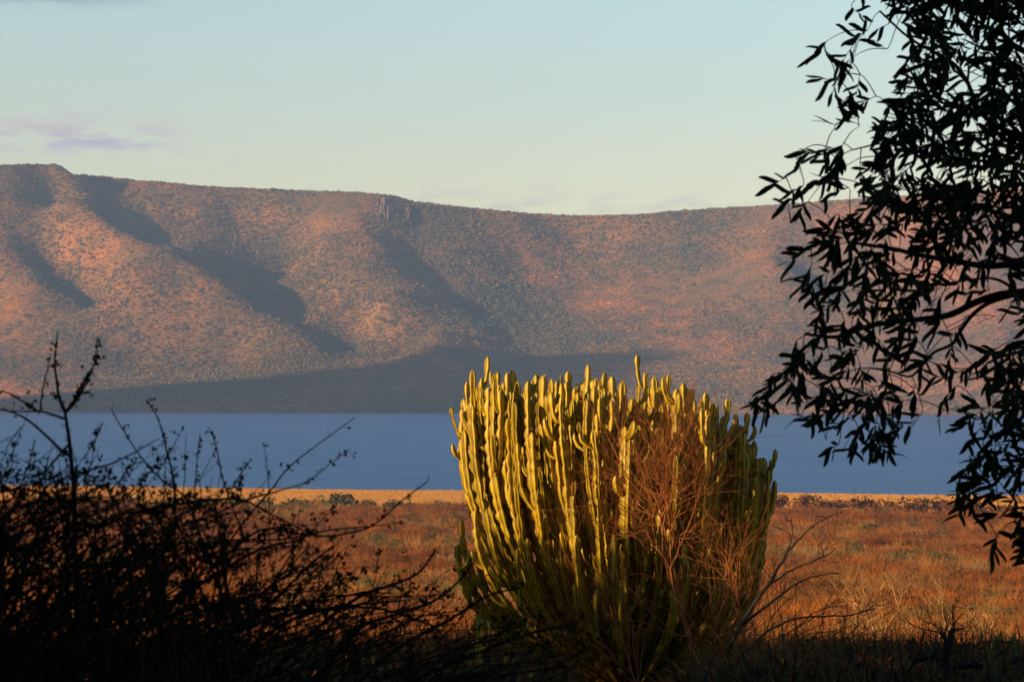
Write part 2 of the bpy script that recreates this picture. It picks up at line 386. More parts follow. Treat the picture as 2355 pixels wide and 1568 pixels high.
def grow(p, d, length, r, level, R, out, spread=0.75, kids=(2, 4), up=0.15, wob=0.35, ratio=0.68, maxlev=4, tip=0.35):
    """recursive bare branching; appends (points, radii, level)"""
    p = np.asarray(p, float); d = np.asarray(d, float); d /= np.linalg.norm(d)
    n = 5; pts = [p]; dirs = [d]
    for i in range(n):
        d = d + R.normal(0, wob, 3)*0.5 + np.array([0, 0, up*0.4]); d /= np.linalg.norm(d)
        pts.append(pts[-1]+d*length/n); dirs.append(d)
    rad = np.linspace(r, r*(tip if level == maxlev else 0.62), n+1)
    out.append((np.array(pts), rad, level))
    if level >= maxlev: return
    for k in range(R.integers(kids[0], kids[1]+1)):
        i = R.integers(2, n+1) if k else n
        v = R.normal(0, 1, 3); v -= v.dot(dirs[i])*dirs[i]; v /= np.linalg.norm(v)+1e-9
        nd = dirs[i]*math.cos(spread)+v*math.sin(spread)*R.uniform(0.6, 1.2)
        grow(pts[i], nd, length*ratio*R.uniform(0.75, 1.2), rad[i]*0.72, level+1, R, out, spread, kids, up, wob, ratio, maxlev, tip)

def blob_mesh(name, m, seed, n=80, flat=0.7, leaf=0.3):
    """far-off bush: leaf clumps facing all ways spread through a dome"""
    R = np.random.default_rng(seed); b = MB()
    for i in range(n):
        v = R.normal(0, 1, 3); v /= np.linalg.norm(v); v *= R.uniform(0.45, 1.0)**0.5
        c = np.array([v[0]*0.5, v[1]*0.5, abs(v[2])*flat*0.55+0.08])
        a = R.normal(0, 1, 3); a /= np.linalg.norm(a); q = np.cross(a, R.normal(0, 1, 3)); q /= np.linalg.norm(q)
        s = leaf*R.uniform(0.5, 1.1)
        b.poly([c-a*s*0.5, c+q*s*0.4, c+a*s*0.5, c-q*s*0.4], [(0, 1, 2, 3)])
    return b.mesh(name, m)
def twig_bush(name, m, seed, n=150, thick=0.010, leafy=0.0, spread=1.0, tall=1.0):
    """dry shrub of unit width: many fine forked twigs"""
    R = np.random.default_rng(seed); b = MB()
    for i in range(n):
        az = R.uniform(0, 2*np.pi); rr = R.uniform(0, 0.22); p = np.array([rr*math.cos(az), rr*math.sin(az), 0.0])
        el = R.uniform(0.35, 1.5)
        d = np.array([math.cos(az)*math.cos(el)*spread, math.sin(az)*math.cos(el)*spread, math.sin(el)*tall])
        Lh = R.uniform(0.25, 0.58); pts = [p]; seg = 4
        for k in range(seg):
            d = d + R.normal(0, 0.22, 3); pts.append(pts[-1]+d/np.linalg.norm(d)*Lh/seg)
        pts = np.array(pts)
        b.tube(pts, np.linspace(thick, thick*0.35, seg+1), 3)
        for k in (2, 3, 4):
            dd = d + R.normal(0, 0.7, 3); dd /= np.linalg.norm(dd); e = pts[k]+dd*Lh*R.uniform(0.2, 0.45)
            b.tube([pts[k], (pts[k]+e)/2+R.normal(0, 0.01, 3), e], [thick*0.5, thick*0.4, thick*0.2], 3)
        if R.random() < leafy:
            for k in range(3):
                c = pts[R.integers(2, 5)] + R.normal(0, 0.03, 3); a = R.normal(0, 1, 3)*0.03; q = R.normal(0, 1, 3)*0.02
                b.poly([c-a, c+q, c+a, c-q], [(0, 1, 2, 3)])
    return b.mesh(name, m)
def tuft(name, m, seed, n=26, w=0.03):
    R = np.random.default_rng(seed); b = MB()
    for i in range(n):
        az = R.uniform(0, 6.283); r = R.uniform(0, 0.3); p = np.array([r*math.cos(az), r*math.sin(az), 0]); a2 = R.uniform(0, 6.283)
        q = np.array([math.cos(a2), math.sin(a2), 0])*w
        lean = np.array([math.cos(az), math.sin(az), 0])*R.uniform(0.05, 0.5); h = R.uniform(0.5, 1.0)
        mid = p+lean*0.4+np.array([0, 0, h*0.6]); top = p+lean+np.array([0, 0, h])
        b.poly([p-q, p+q, mid+q*0.7, mid-q*0.7, top], [(0, 1, 2, 3), (3, 2, 4)])
    return b.mesh(name, m)

# ---------------------------------------------------------------- scrub on the mountain
def hill_mat(name, mul, hue):
    m, N, L, b = mat(name, 0.95, 0.05)
    c, fine = hill_colour(N, L)
    oi = N.new('ShaderNodeObjectInfo')
    c = nmix(N, L, hue[3], c, hue[:3]); v = nramp(N, L, oi.outputs['Random'], [(0.0, mul*0.85), (1.0, mul*1.15)])
    L.new(nmix(N, L, 1.0, c, v, 'MULTIPLY'), b.inputs['Base Color']); return m
hm_dry = hill_mat('hill_dry_scrub', 2.05, (0.2, 0.10, 0.035, 0.15)); hm_grn = hill_mat('hill_green_scrub', 1.5, (0.055, 0.07, 0.032, 0.6))
src = [blob_mesh('dry_clump_%d' % k, hm_dry, 100+k, 46, 0.75, 0.42) for k in range(3)] + [blob_mesh('green_clump_%d' % k, hm_grn, 120+k, 46, 0.9, 0.42) for k in range(3)]
n = 330000
Y = rng.uniform(4640, 5980, n); X = rng.uniform(-0.21, 0.22, n)*Y
Z = hill_z(X, Y)
vp = np.array([hillpt(*q)[:2] for q in VALLEY+[(720,790,-20),(780,830,0),(900,860,0),(650,850,0),(500,880,0),(1100,880,0),(150,420,-60),(620,520,60),(1000,500,60),(1350,520,90),(1560,500,80),(1620,540,60)]])
dv = np.min(np.hypot(X[:, None]-vp[None, :, 0], (Y[:, None]-vp[None, :, 1])*0.8), axis=1)
pg = 0.05 + 0.8*np.exp(-(dv/75.0)**2) + 0.45*np.clip(fbm(X/170, Y/170, 3, 21)*1.6, -0.2, 1) + 0.45*np.clip((150-Z)/150, 0, 1)*np.clip((X+880)/250, 0.1, 1)*np.clip((650-X)/400, 0.35, 1)  # last term thickens green scrub low down, painting shade into the foot's colour
green = rng.random(n) < pg
keep = (Z > 1.5) & (rng.random(n) < np.where(green, 1.0, 0.9))
S0 = rng.gamma(7, 1/7, n)*np.where(green, 5.2, 4.0)
X, Y, Z, green, S0 = X[keep], Y[keep], Z[keep], green[keep], S0[keep]; n = len(X)
scatter('mountain_scrub', np.stack([X, Y, Z-0.6], 1), np.stack([np.zeros(n), np.zeros(n), rng.uniform(0, 6.28, n)], 1),
        np.stack([S0, S0, S0*np.where(green, 1.0, 0.7)*rng.uniform(0.45, 0.75, n)], 1), np.where(green, 3, 0)+rng.integers(0, 3, n), src,
        'dense dry and green scrub covering the whole mountainside', 'scrub')

# ---------------------------------------------------------------- plain: dry scrub, grass
m_dry = simple_mat('dry_twigs', [(0.25, (0.1410, 0.0326, 0.0046)), (0.5, (0.2821, 0.0784, 0.0099)), (0.8, (0.3982, 0.1370, 0.0190))], 0.045, random_tint=True)
m_grey = simple_mat('grey_twigs', [(0.25, (0.1008, 0.0359, 0.0107)), (0.75, (0.2184, 0.0848, 0.0232))], 0.06, random_tint=True)
m_pale = simple_mat('pale_twigs', [(0.25, (0.2040, 0.1020, 0.0340)), (0.75, (0.3264, 0.1904, 0.0680))], 0.3, random_tint=True)
m_olive = simple_mat('olive_leaves', [(0.25, (0.0476, 0.0442, 0.0136)), (0.75, (0.1156, 0.0952, 0.0238))], 0.2, random_tint=True)
m_gold = simple_mat('gold_grass', [(0.2, (0.5984, 0.2720, 0.0578)), (0.8, (0.6460, 0.3400, 0.0884))], 0.03, random_tint=True)
m_orange = simple_mat('orange_grass', [(0.2, (0.2489, 0.0685, 0.0076)), (0.8, (0.4480, 0.1501, 0.0171))], 0.05, random_tint=True)
psrc = [twig_bush('dry_shrub_%d' % k, m_dry, 200+k, 110, 0.009) for k in range(3)] + [twig_bush('grey_shrub_%d' % k, m_grey, 210+k, 120, 0.009, 0.5) for k in range(2)] \
     + [twig_bush('pale_shrub_0', m_pale, 220, 50, 0.007)] + [twig_bush('olive_shrub_0', m_olive, 230, 120, 0.008, 1.0)] + [tuft('orange_tuft_%d' % k, m_orange, 240+k) for k in range(2)]
def wedge(n, y0, y1, power=1.0, margin=1.12):
    t = rng.random(n)
    if power == 0: Yv = y0+(y1-y0)*t
    elif power == 1: Yv = np.exp(np.log(y0)+(np.log(y1)-np.log(y0))*t)        # equal number per octave
    else: Yv = np.sqrt(y0*y0+(y1*y1-y0*y0)*t)
    Xv = rng.uniform(-0.18, 0.18, n)*margin*Yv + rng.normal(0, 3, n)
    return Xv, Yv
X1, Y1 = wedge(9000, 55, 860, 1); X2, Y2 = wedge(15000, 60, 850, 2)
X = np.concatenate([X1, X2]); Y = np.concatenate([Y1, Y2]); n = len(X)
edge = shore_y(X)-215 + 6*np.sin(X/23)
keep = (Y < edge) & (np.hypot(X-2.0, Y-46) > 4.2)
X, Y = X[keep], Y[keep]; n = len(X); Z = land_z(X, Y)
patch = fbm(X/18, Y/60, 4, 31)*1.3; u = rng.random(n)
kind = np.where(u < 0.34+patch*0.2, 0, np.where(u < 0.66+patch*0.9, 1, np.where(u < 0.64, 2, np.where(u < 0.74-patch*0.2, 3, 4))))
base = np.array([0, 3, 5, 6, 7])[kind]; cnt = np.array([3, 2, 1, 1, 2])[kind]
idxs = base + (rng.random(n)*cnt).astype(int)
size = np.array([2.3, 2.5, 2.3, 2.1, 1.2])[kind]*rng.uniform(0.6, 1.3, n)*np.interp(Y, [50, 120, 300, 850], [0.85, 1.15, 1.35, 1.9])
scatter('dry_scrub', np.stack([X, Y, Z-0.03], 1), np.stack([rng.normal(0, 0.08, n), rng.normal(0, 0.08, n), rng.uniform(0, 6.28, n)], 1),
        np.stack([size, size, size*rng.uniform(0.6, 1.0, n)], 1), idxs, psrc, 'orange-brown dry scrub spread over the whole plain', 'scrub')
# golden grass on the flat by the water
n = 62000
Xg = rng.uniform(-0.2, 0.2, n)*1000; Yg = shore_y(Xg) - rng.uniform(3, 225, n)
Zg = land_z(Xg, Yg); sg = rng.uniform(0.5, 1.1, n)
scatter('shore_grass', np.stack([Xg, Yg, Zg], 1), np.stack([0*Xg, 0*Xg, rng.uniform(0, 6.28, n)], 1), np.stack([sg*1.5, sg*1.5, sg*0.55], 1), rng.integers(0, 2, n),
        [tuft('gold_tuft_%d' % k, m_gold, 250+k, 30, 0.05) for k in range(2)], 'pale golden dry grass on the flat strip beside the water', 'grass')
# tufts between the near shrubs
n = 18000
Xg, Yg = wedge(n, 45, 420, 1); Zg = land_z(Xg, Yg); sg = rng.uniform(0.25, 0.6, n)*np.interp(Yg, [45, 400], [0.8, 1.8])
scatter('plain_grass', np.stack([Xg, Yg, Zg], 1), np.stack([0*Xg, 0*Xg, rng.uniform(0, 6.28, n)], 1), np.stack([sg*1.3, sg*1.3, sg], 1), rng.integers(0, 2, n),
        [tuft('dry_tuft_%d' % k, m_orange, 260+k, 22, 0.02) for k in range(2)], 'short dry orange grass between the shrubs of the plain', 'grass')
# ================================================================ THINGS
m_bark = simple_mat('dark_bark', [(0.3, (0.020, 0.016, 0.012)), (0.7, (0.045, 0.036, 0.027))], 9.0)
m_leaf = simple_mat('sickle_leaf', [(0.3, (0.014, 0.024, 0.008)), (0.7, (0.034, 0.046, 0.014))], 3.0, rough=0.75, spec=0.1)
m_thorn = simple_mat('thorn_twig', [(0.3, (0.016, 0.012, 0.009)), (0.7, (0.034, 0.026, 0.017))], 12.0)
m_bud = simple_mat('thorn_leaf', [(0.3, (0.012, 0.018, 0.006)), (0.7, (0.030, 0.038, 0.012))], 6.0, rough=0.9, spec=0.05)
m_shade = simple_mat('shade_tree_leaf', [(0.3, (0.030, 0.042, 0.016)), (0.7, (0.06, 0.08, 0.03))], 1.2)
m_rust = simple_mat('rusty_bark', [(0.3, (0.1591, 0.0479, 0.0126)), (0.7, (0.2693, 0.0958, 0.0270))], 5.0)
m_palebark = simple_mat('pale_bark', [(0.3, (0.2160, 0.1116, 0.0360)), (0.7, (0.3600, 0.2088, 0.0720))], 2.0)

# ---------------------------------------------------------------- candelabra cactus-like succulent
m_c, N, L, b = mat('succulent_skin', 0.55, 0.3)
n1 = posnoise(N, L, 2.2, 4, 0.6); n2 = posnoise(N, L, 14.0, 3, 0.7)
skin = nmix(N, L, 0.35, nramp(N, L, n1, [(0.3, (0.28, 0.225, 0.004)), (0.55, (0.44, 0.315, 0.005)), (0.75, (0.54, 0.355, 0.006))]), nramp(N, L, n2, [(0.35, 0.6), (0.65, 1.15)]), 'MULTIPLY')
at_ = N.new('ShaderNodeAttribute'); at_.attribute_name = 'rib'
edge_c = nramp(N, L, n2, [(0.35, (0.12, 0.032, 0.004)), (0.7, (0.21, 0.09, 0.006))])
L.new(nmix(N, L, nramp(N, L, at_.outputs['Fac'], [(0.10, 0.0), (0.7, 0.92)]), skin, edge_c), b.inputs['Base Color'])
def ribbed(path, r, R, ribs=5, seg_len=0.33, sides_per=4, tipround=True, phase=None, taper0=0.8):
    """fluted, segmented column of a tree euphorbia; returns verts, quads, rib weights"""
    P = np.asarray(path, float); seg = np.linalg.norm(np.diff(P, axis=0), axis=1); s = np.concatenate([[0], np.cumsum(seg)]); Ls = s[-1]
    nseg = max(1, int(round(Ls/seg_len))); cuts = np.linspace(0, Ls, nseg+1); cuts[1:-1] += R.normal(0, seg_len*0.13, nseg-1)
    u = []; rad = []
    swell = R.uniform(0.80, 1.22, nseg)
    for k in range(nseg):
        L0, L1 = cuts[k], cuts[k+1]
        for t in (0.0, 0.16, 0.42, 0.7, 0.9):
            pin = 0.50 + 0.50*min(1, math.sin(math.pi*(0.06+0.88*t))**0.55*1.02)
            u.append(L0+(L1-L0)*t); rad.append(r*pin*swell[k]*(1.12 if 0.3 < t < 0.8 else 1.0))
    u.append(Ls); rad.append(r*0.72)
    u = np.array(u); rad = np.array(rad)*np.interp(u/Ls, [0, 0.2, 1], [taper0, 1, 1])
    end = Ls - u
    rad *= np.clip(np.sqrt(np.clip(1-(1-np.minimum(end, r*1.3)/(r*1.3))**2, 0, 1)), 0.25, 1)
    C = np.stack([np.interp(u, s, P[:, k]) for k in range(3)], 1)
    T = np.gradient(C, axis=0); T /= np.linalg.norm(T, axis=1)[:, None]+1e-9
    A = np.cross(T, np.array([0.9, 0.3, 0.15])); A /= np.linalg.norm(A, axis=1)[:, None]; B = np.cross(T, A)
    ns = ribs*sides_per; a = np.linspace(0, 2*np.pi, ns, endpoint=False) + (R.uniform(0, 6.28) if phase is None else phase)
    k = np.arange(ns) % sides_per
    prof = np.array([1.22, 0.86, 0.60, 0.86])[k]; ribw = np.array([1.0, 0.12, 0.0, 0.12])[k]
    jag = 1+R.normal(0, 0.05, (len(u), ns))*(k == 0)
    ring = C[:, None, :] + rad[:, None, None]*(prof*jag)[..., None]*(np.cos(a)[None, :, None]*A[:, None, :]+np.sin(a)[None, :, None]*B[:, None, :])
    V = ring.reshape(-1, 3); F = []
    m = len(u)
    for i in range(m-1):
        for j in range(ns):
            jj = (j+1) % ns; F.append((i*ns+j, i*ns+jj, (i+1)*ns+jj, (i+1)*ns+j))
    V = np.vstack([V, C[-1]+T[-1]*r*0.15]); W = np.concatenate([np.tile(ribw, m), [0.3]])
    for j in range(ns): F.append(((m-1)*ns+j, (m-1)*ns+(j+1) % ns, m*ns))
    return V, F, W, C, T, rad
def stem_obj(name, data, parent, origin):
    V, F, W = data[:3]
    me = bpy.data.meshes.new(name); me.from_pydata([tuple(v) for v in (V-origin)], [], F); me.materials.append(m_c)
    at2 = me.attributes.new('rib', 'FLOAT', 'POINT'); at2.data.foreach_set('value', W.astype(np.float32))
    me.polygons.foreach_set('use_smooth', [True]*len(me.polygons)); me.update()
    return obj(name, me, parent)
def candelabra(name, base, Rad, H, nstem, label, r0=0.062, seed=5, low=30, cx=0.0, tipfn=None, group=None):
    R = np.random.default_rng(seed); base = np.asarray(base, float)
    root = empty(name, base); tag(root, label, 'succulent', group)
    # woody trunk
    tb = MB(); tb.tube([(0, 0, -0.4), (0.03, 0, 0.1), (0.02, 0.02, 0.5)], [r0*5, r0*4.2, r0*3], 10); obj('trunk', tb.mesh('trunk', m_rust_dark, True), root)
    pts = []
    tries = 0
    while len(pts) < nstem and tries < 20000:
        tries += 1
        q = math.sqrt(R.random())*Rad; a = R.uniform(0, 2*np.pi); x, y = q*math.cos(a), q*math.sin(a)
        if all((x-p[0])**2+(y-p[1])**2 > (Rad*1.3/math.sqrt(nstem))**2 for p in pts): pts.append((x, y))
    stems = []                                        # x, y, height share, where it leaves its limb
    for x, y in pts:
        ch = R.uniform(0.93, 1.0); stems.append((x, y, ch, 0.0, x, y))
        if Rad > 1:
            k_ = int(R.integers(2, 5)); a0 = R.uniform(0, 6.28)
            for j in range(k_):
                a = a0+j*6.283/k_+R.normal(0, 0.25); o_ = R.uniform(0.10, 0.19)
                stems.append((x+o_*math.cos(a), y+o_*math.sin(a), ch*R.uniform(0.80, 0.97), R.uniform(0.42, 0.72), x, y))
    for k in range(low):
        a = R.uniform(math.pi*0.95, math.pi*2.05); q = Rad*R.uniform(0.70, 0.99); hl = R.uniform(0.36, 0.82)
        stems.append((q*math.cos(a), q*math.sin(a), hl, -1.0, 0, 0))
    made = []; paths = {}
    for x, y, hs, s0, mx, my in stems:
        q = min(1.05, math.hypot(x, y)/Rad); X = x+cx
        lowst = s0 < 0
        ht = H*(tipfn(X, q) if tipfn else 1-0.18*q**3)*hs*(1 if s0 != 0 else R.choice([1.0, 0.98, 0.94, 0.87]))
        ex = 2.7 if not lowst else 2.2
        s_ = np.linspace(0.0, 1, 15); f = 1-(1-s_)**ex
        wob = np.cumsum(R.normal(0, 0.009, (15, 2)), axis=0)
        z0 = 0.045*H
        if s0 <= 0:
            st = np.array([x/Rad*r0*2.5, y/Rad*r0*2.5])
            path = np.stack([st[0]+(X-st[0])*f+wob[:, 0], st[1]+(y-st[1])*f+wob[:, 1], z0+s_*(ht-z0)], 1)
            paths[(x, y)] = path
        else:                                         # leaves the limb, bends out, then runs up beside it
            mp_ = paths[(mx, my)]; zz = mp_[:, 2]; zs = z0+s0*(zz[-1]-z0)
            zq = zs+(ht-zs)*s_; mxy = np.stack([np.interp(zq, zz, mp_[:, 0]), np.interp(zq, zz, mp_[:, 1])], 1)
            g_ = 1-(1-np.clip(s_*2.2, 0, 1))**2.2
            path = np.stack([mxy[:, 0]+(x-mx)*g_+wob[:, 0]*0.6, mxy[:, 1]+(y-my)*g_+wob[:, 1]*0.6, zq], 1)
        hf = 0.5 if lowst else None
        r = r0*R.uniform(0.82, 1.15)*(1.0 if s0 == 0 else 0.88)
        d = ribbed(path, r, R, ribs=int(R.integers(4, 6)), seg_len=R.uniform(0.20, 0.36))
        item = [d, [], y + 0.25*(H-ht)]; made.append(item)
        C, T = d[3], d[4]
        nb = R.integers(1, 4) if hf is None else R.integers(0, 3)
        for k in range(nb):                        # side shoots curve out and then run up beside their stem
            i = int(R.uniform(0.55, 0.96)*len(C)); a = R.uniform(0, 6.28)
            o = np.array([math.cos(a), math.sin(a), 0]); Lb = R.uniform(0.12, 0.5)
            p0 = C[i]; tt = T[i]; out_ = R.uniform(0.11, 0.20)
            bp_ = smooth_path([p0, p0+o*out_*0.7+tt*0.08, p0+o*out_+tt*(0.08+Lb*0.5), p0+o*out_*1.05+tt*(0.08+Lb)+np.array([0, 0, 0.03])], 3)
            if bp_[-1][2] > ht+0.12*H: continue
            if math.hypot(bp_[-1][0]-cx, bp_[-1][1]) > Rad*1.04: continue
            item[1].append(ribbed(bp_, r*R.uniform(0.72, 0.95), R, ribs=4, seg_len=R.uniform(0.2, 0.34), sides_per=4, taper0=0.6))
    made.sort(key=lambda m_: m_[2])                   # nearest and tallest first
    rest = []
    for k, (d, subs, _) in enumerate(made):
        if k < 298:
            stem = stem_obj('stem', d, root, np.zeros(3))
            for e in subs: stem_obj('branchlet', e, stem, np.zeros(3))
        else: rest += [d]+subs
    if rest:
        VV = []; FF = []; WW = []; o_ = 0
        for d in rest: VV.append(d[0]); FF += [tuple(i+o_ for i in f) for f in d[1]]; WW.append(d[2]); o_ += len(d[0])
        e = stem_obj('stem_mass', (np.vstack(VV), FF, np.concatenate(WW)), root, np.zeros(3)); e['kind'] = 'stuff'
    return root
m_rust_dark = simple_mat('corky_trunk', [(0.3, (0.0504, 0.0360, 0.0216)), (0.7, (0.0936, 0.0648, 0.0360))], 6.0)
DC = 46.5
cb = at(1440, 1500, DC); cb.z = float(land_z([cb.x], [DC])[0])
def tipfn(X, q):
    px = 1440 + X*F/DC                               # crown outline: tall left of the middle, stepping down to the right
    top = np.interp(px, [1030, 1055, 1085, 1120, 1200, 1280, 1340, 1400, 1460, 1520, 1600, 1660, 1700, 1740, 1790], [985, 905, 825, 812, 845, 822, 838, 835, 872, 835, 860, 905, 900, 975, 1090])
    return (at(px, top+10, DC).z - cb.z)/HC
HC = at(1280, 822, DC).z - cb.z
cactus = candelabra('candelabra_succulent', cb, 370/F*DC, HC, 95, 'huge yellow-green candelabra succulent of upright ribbed columns, sunlit, middle of foreground', 0.051, 5, 80, (1412-1440)/F*DC, tipfn)
small = at(1105, 1600, 30); small.z = float(land_z([small.x], [30])[0])
def tip2(X, q): return 1-0.5*q
candelabra('candelabra_succulent', small, 0.28, (at(1095, 1375, 30).z-small.z), 6, 'small dark young succulent with few columns, in shade left of the huge one', 0.034, 9, 2, 0.0, tip2)

# ---------------------------------------------------------------- bare shrubs and trees
def bare_tree(name, base, height, label, seed, m, r=0.05, lean=(0, 0, 1), stems=1, spread=0.75, kids=(2, 4), maxlev=4, group=None, cat='tree', up=0.15, wob=0.35, ratio=0.68, fan=0.45):
    R = np.random.default_rng(seed); root = empty(name, base); tag(root, label, cat, group)
    tot = sum(ratio**k for k in range(maxlev+1))
    for s_ in range(stems):
        out = []; d = np.array(lean, float) + (R.normal(0, fan, 3)*np.array([1, 1, 0.15]) if stems > 1 else 0)
        grow((R.normal(0, 0.05, 2).tolist() if stems > 1 else [0, 0])+[-0.1], d, height/tot*1.25, r, 0, R, out, spread, kids, up, wob, ratio, maxlev)
        tb = MB(); [tb.tube(P, Q, 7) for P, Q, l in out if l == 0]; trunk = obj('trunk' if stems == 1 else 'stem', tb.mesh('trunk', m), root)
        for P, Q, l in out:
            if l == 1: q = MB(); q.tube(P, Q, 6); obj('branch', q.mesh('branch', m), root)
        tw = MB(); [tw.tube(P, Q, 4 if l < 3 else 3) for P, Q, l in out if l > 1]
        t = obj('twigs', tw.mesh('twigs', m), root); t['kind'] = 'stuff'
    return root
def gpos(px, d, sink=0.0):
    p = at(px, 1400, d); p.z = float(land_z([p.x], [p.y])[0])-sink; return p
bare_tree('bare_tree', gpos(1600, 42.5), 4.7, 'leafless rusty-barked tree standing in front of the right half of the huge succulent', 11, m_rust, 0.055, (-0.03, 0, 1), 1, 0.66, (4, 5), 5, up=0.16, ratio=0.72)
bare_tree('bare_shrub', gpos(1480, 42.8), 3.6, 'leafless reddish shrub with fine twigs before the centre of the huge succulent', 12, m_rust, 0.022, (0.08, 0, 1), 4, 0.62, (3, 4), 4, cat='shrub', up=0.2, ratio=0.76)
bare_tree('bare_shrub', gpos(1690, 41.5), 3.5, 'leafless spreading shrub leaning right from the lower right side of the huge succulent', 14, m_rust, 0.03, (0.35, 0, 0.9), 4, 0.62, (3, 4), 4, cat='shrub', up=0.05, ratio=0.76)
bare_tree('bare_shrub', gpos(1300, 33), 1.2, 'low tangled leafless shrub in shade at the left foot of the huge succulent', 16, m_rust, 0.02, (0, 0, 1), 6, 0.7, (2, 4), 4, cat='shrub', up=0.05)
pale = [(2035, 105, 4.6, 'bare pale tree with forked limbs catching the sun on the right of the plain', 21), (1985, 190, 5.0, 'thin pale bare tree standing alone above the dry scrub, left of a shorter one', 22), (2068, 230, 4.2, 'short thin pale bare trunk standing in the middle distance on the right', 23),
        (2165, 150, 5.2, 'pale leafless tree with curved trunk farther right on the dry plain', 24), (640, 125, 4.5, 'pale leafless tree seen through the thorn shrubs on the left', 25), (1040, 210, 3.6, 'pale leafless little tree on the plain just left of the huge succulent', 26),
        (850, 140, 3.2, 'low pale many-forked leafless tree behind the thorn shrub twigs', 27), (2290, 120, 3.4, 'pale leafless tree near the right edge of the dry plain', 28)]
for px, d, h, lab, sd in pale:
    bare_tree('bare_tree', gpos(px, d), h, lab, sd, m_palebark, 0.055+h*0.006, (0.1*((sd % 3)-1), 0, 1), 1 if sd != 21 else 2, 0.7, (2, 4), 4, ratio=0.74, fan=0.5)
# dead snag in the lower right corner, in the shade
def stroke_tree(name, label, cat, d, basepx, strokes, m, twigs=3, seed=3):
    R = np.random.default_rng(seed); base = gpos(basepx, d); root = empty(name, base); tag(root, label, cat); b3 = np.array(base); tw_ = MB()
    for k, (pl, r) in enumerate(strokes):
        dd = np.cumsum(R.normal(0, 0.06, len(pl)))
        P = smooth_path([np.array(at(px, py, d+dd[i])) for i, (px, py) in enumerate(pl)], 4)-b3
        P[1:-1] += R.normal(0, 0.006, P[1:-1].shape)
        q_ = MB(); q_.tube(P, np.linspace(r, r*0.35, len(P)), 7); obj('trunk' if k == 0 else 'branch', q_.mesh('branch', m, True), root)
        for j in range(int(twigs*len(P)/4)):
            i = R.integers(2, len(P)); v = R.normal(0, 1, 3)*[1, 0.6, 1]+[0, 0, 0.4]; v /= np.linalg.norm(v); o_ = []
            grow(P[i], v, R.uniform(0.10, 0.30), 0.006, 1, R, o_, 0.7, (1, 3), 3*0.05, 0.4, 0.7, 3)
            for A_, B_, l_ in o_: tw_.tube(A_, B_, 3)
    o_ = obj('twigs', tw_.mesh('twigs', m), root); o_['kind'] = 'stuff'
    return root
stroke_tree('dead_tree', 'dark dead tree with a broken forked top, bottom right corner', 'tree', 22, 2182,
  [([(2182, 1760), (2184, 1640), (2180, 1568), (2178, 1510), (2186, 1470), (2192, 1445)], 0.055), ([(2180, 1500), (2172, 1470), (2164, 1448)], 0.026), ([(2181, 1550), (2215, 1528), (2260, 1530), (2310, 1550), (2354, 1578), (2420, 1600)], 0.036),
   ([(2180, 1530), (2140, 1512), (2110, 1520), (2070, 1560), (2055, 1600)], 0.026), ([(2183, 1600), (2120, 1570), (2060, 1560), (2010, 1580)], 0.022), ([(2260, 1530), (2300, 1500), (2330, 1470)], 0.014)], m_bark, 3, 3)
stroke_tree('bare_shrub', 'dark leafless shrub whose long thin branches reach up right beside the huge succulent', 'shrub', 32, 1650,
  [([(1620, 1640), (1700, 1440), (1760, 1350), (1810, 1270), (1850, 1225)], 0.030), ([(1760, 1350), (1820, 1310), (1870, 1290), (1920, 1262)], 0.016), ([(1700, 1440), (1780, 1380), (1850, 1330), (1930, 1318)], 0.018), ([(1810, 1270), (1822, 1225), (1818, 1190)], 0.009),
   ([(1850, 1225), (1900, 1190), (1950, 1170)], 0.009), ([(1640, 1600), (1740, 1470), (1840, 1420), (1940, 1415), (2010, 1400)], 0.018)], m_bark, 2, 8)
# shady undergrowth at the foot of the succulent and along the slope (a mass nobody could count)
n = 2000
Xu = rng.uniform(-0.2, 0.2, n)*40*1.0; Yu = rng.uniform(14, 44, n); Xu = Xu*Yu/40
ok = (np.hypot(Xu-cb.x, Yu-cb.y) > 1.0); Xu, Yu = Xu[ok], Yu[ok]; n = len(Xu); Zu = land_z(Xu, Yu)
pxu = 1177+Xu/Yu*F; ceil_ = CAMZ - Yu*(np.interp(pxu, [1150, 1260, 1620, 1750], [1430, 1540, 1540, 1390])-904)/F                    # these low plants stay under the line of sight to the plain
su = np.clip((ceil_-Zu)*rng.uniform(0.55, 1.12, n), 0.3, 2.4)
scatter('undergrowth', np.stack([Xu, Yu, Zu-0.05], 1), np.stack([0*Xu, 0*Xu, rng.uniform(0, 6.28, n)], 1), np.stack([su*1.3, su*1.3, su*1.15], 1), rng.integers(0, 4, n),
        [twig_bush('thicket_%d' % k, m_bark if k % 2 else m_grey, 300+k, 150, 0.007, 0.9) for k in range(2)]+[twig_bush('thicket_leafy_%d' % k, m_olive, 310+k, 150, 0.007, 1.0) for k in range(2)],
        'tangled low undergrowth covering the shaded slope in the foreground', 'undergrowth')

# shrubs along the inner edge of the golden flat, each a thing
def leafy_shrub_mesh(seed, m, n=420):
    R = np.random.default_rng(seed); b = MB()
    lobes = [(R.uniform(-0.32, 0.32), R.uniform(-0.3, 0.3), R.uniform(0.2, 0.5), R.uniform(0.14, 0.24)) for _ in range(9)]
    for i in range(n):
        lx, ly_, lz, lr = lobes[R.integers(0, 9)]
        v = R.normal(0, 1, 3); v /= np.linalg.norm(v); c = np.array([lx, ly_, lz])+v*lr*R.uniform(0.5, 1)**0.5
        c[2] = max(0.02, c[2]); a = R.normal(0, 1, 3); a /= np.linalg.norm(a); q = np.cross(a, R.normal(0, 1, 3)); q /= np.linalg.norm(q); s_ = R.uniform(0.03, 0.07)
        b.poly([c-a*s_, c+q*s_*0.7, c+a*s_, c-q*s_*0.7], [(0, 1, 2, 3)])
    return b.mesh('foliage', m)
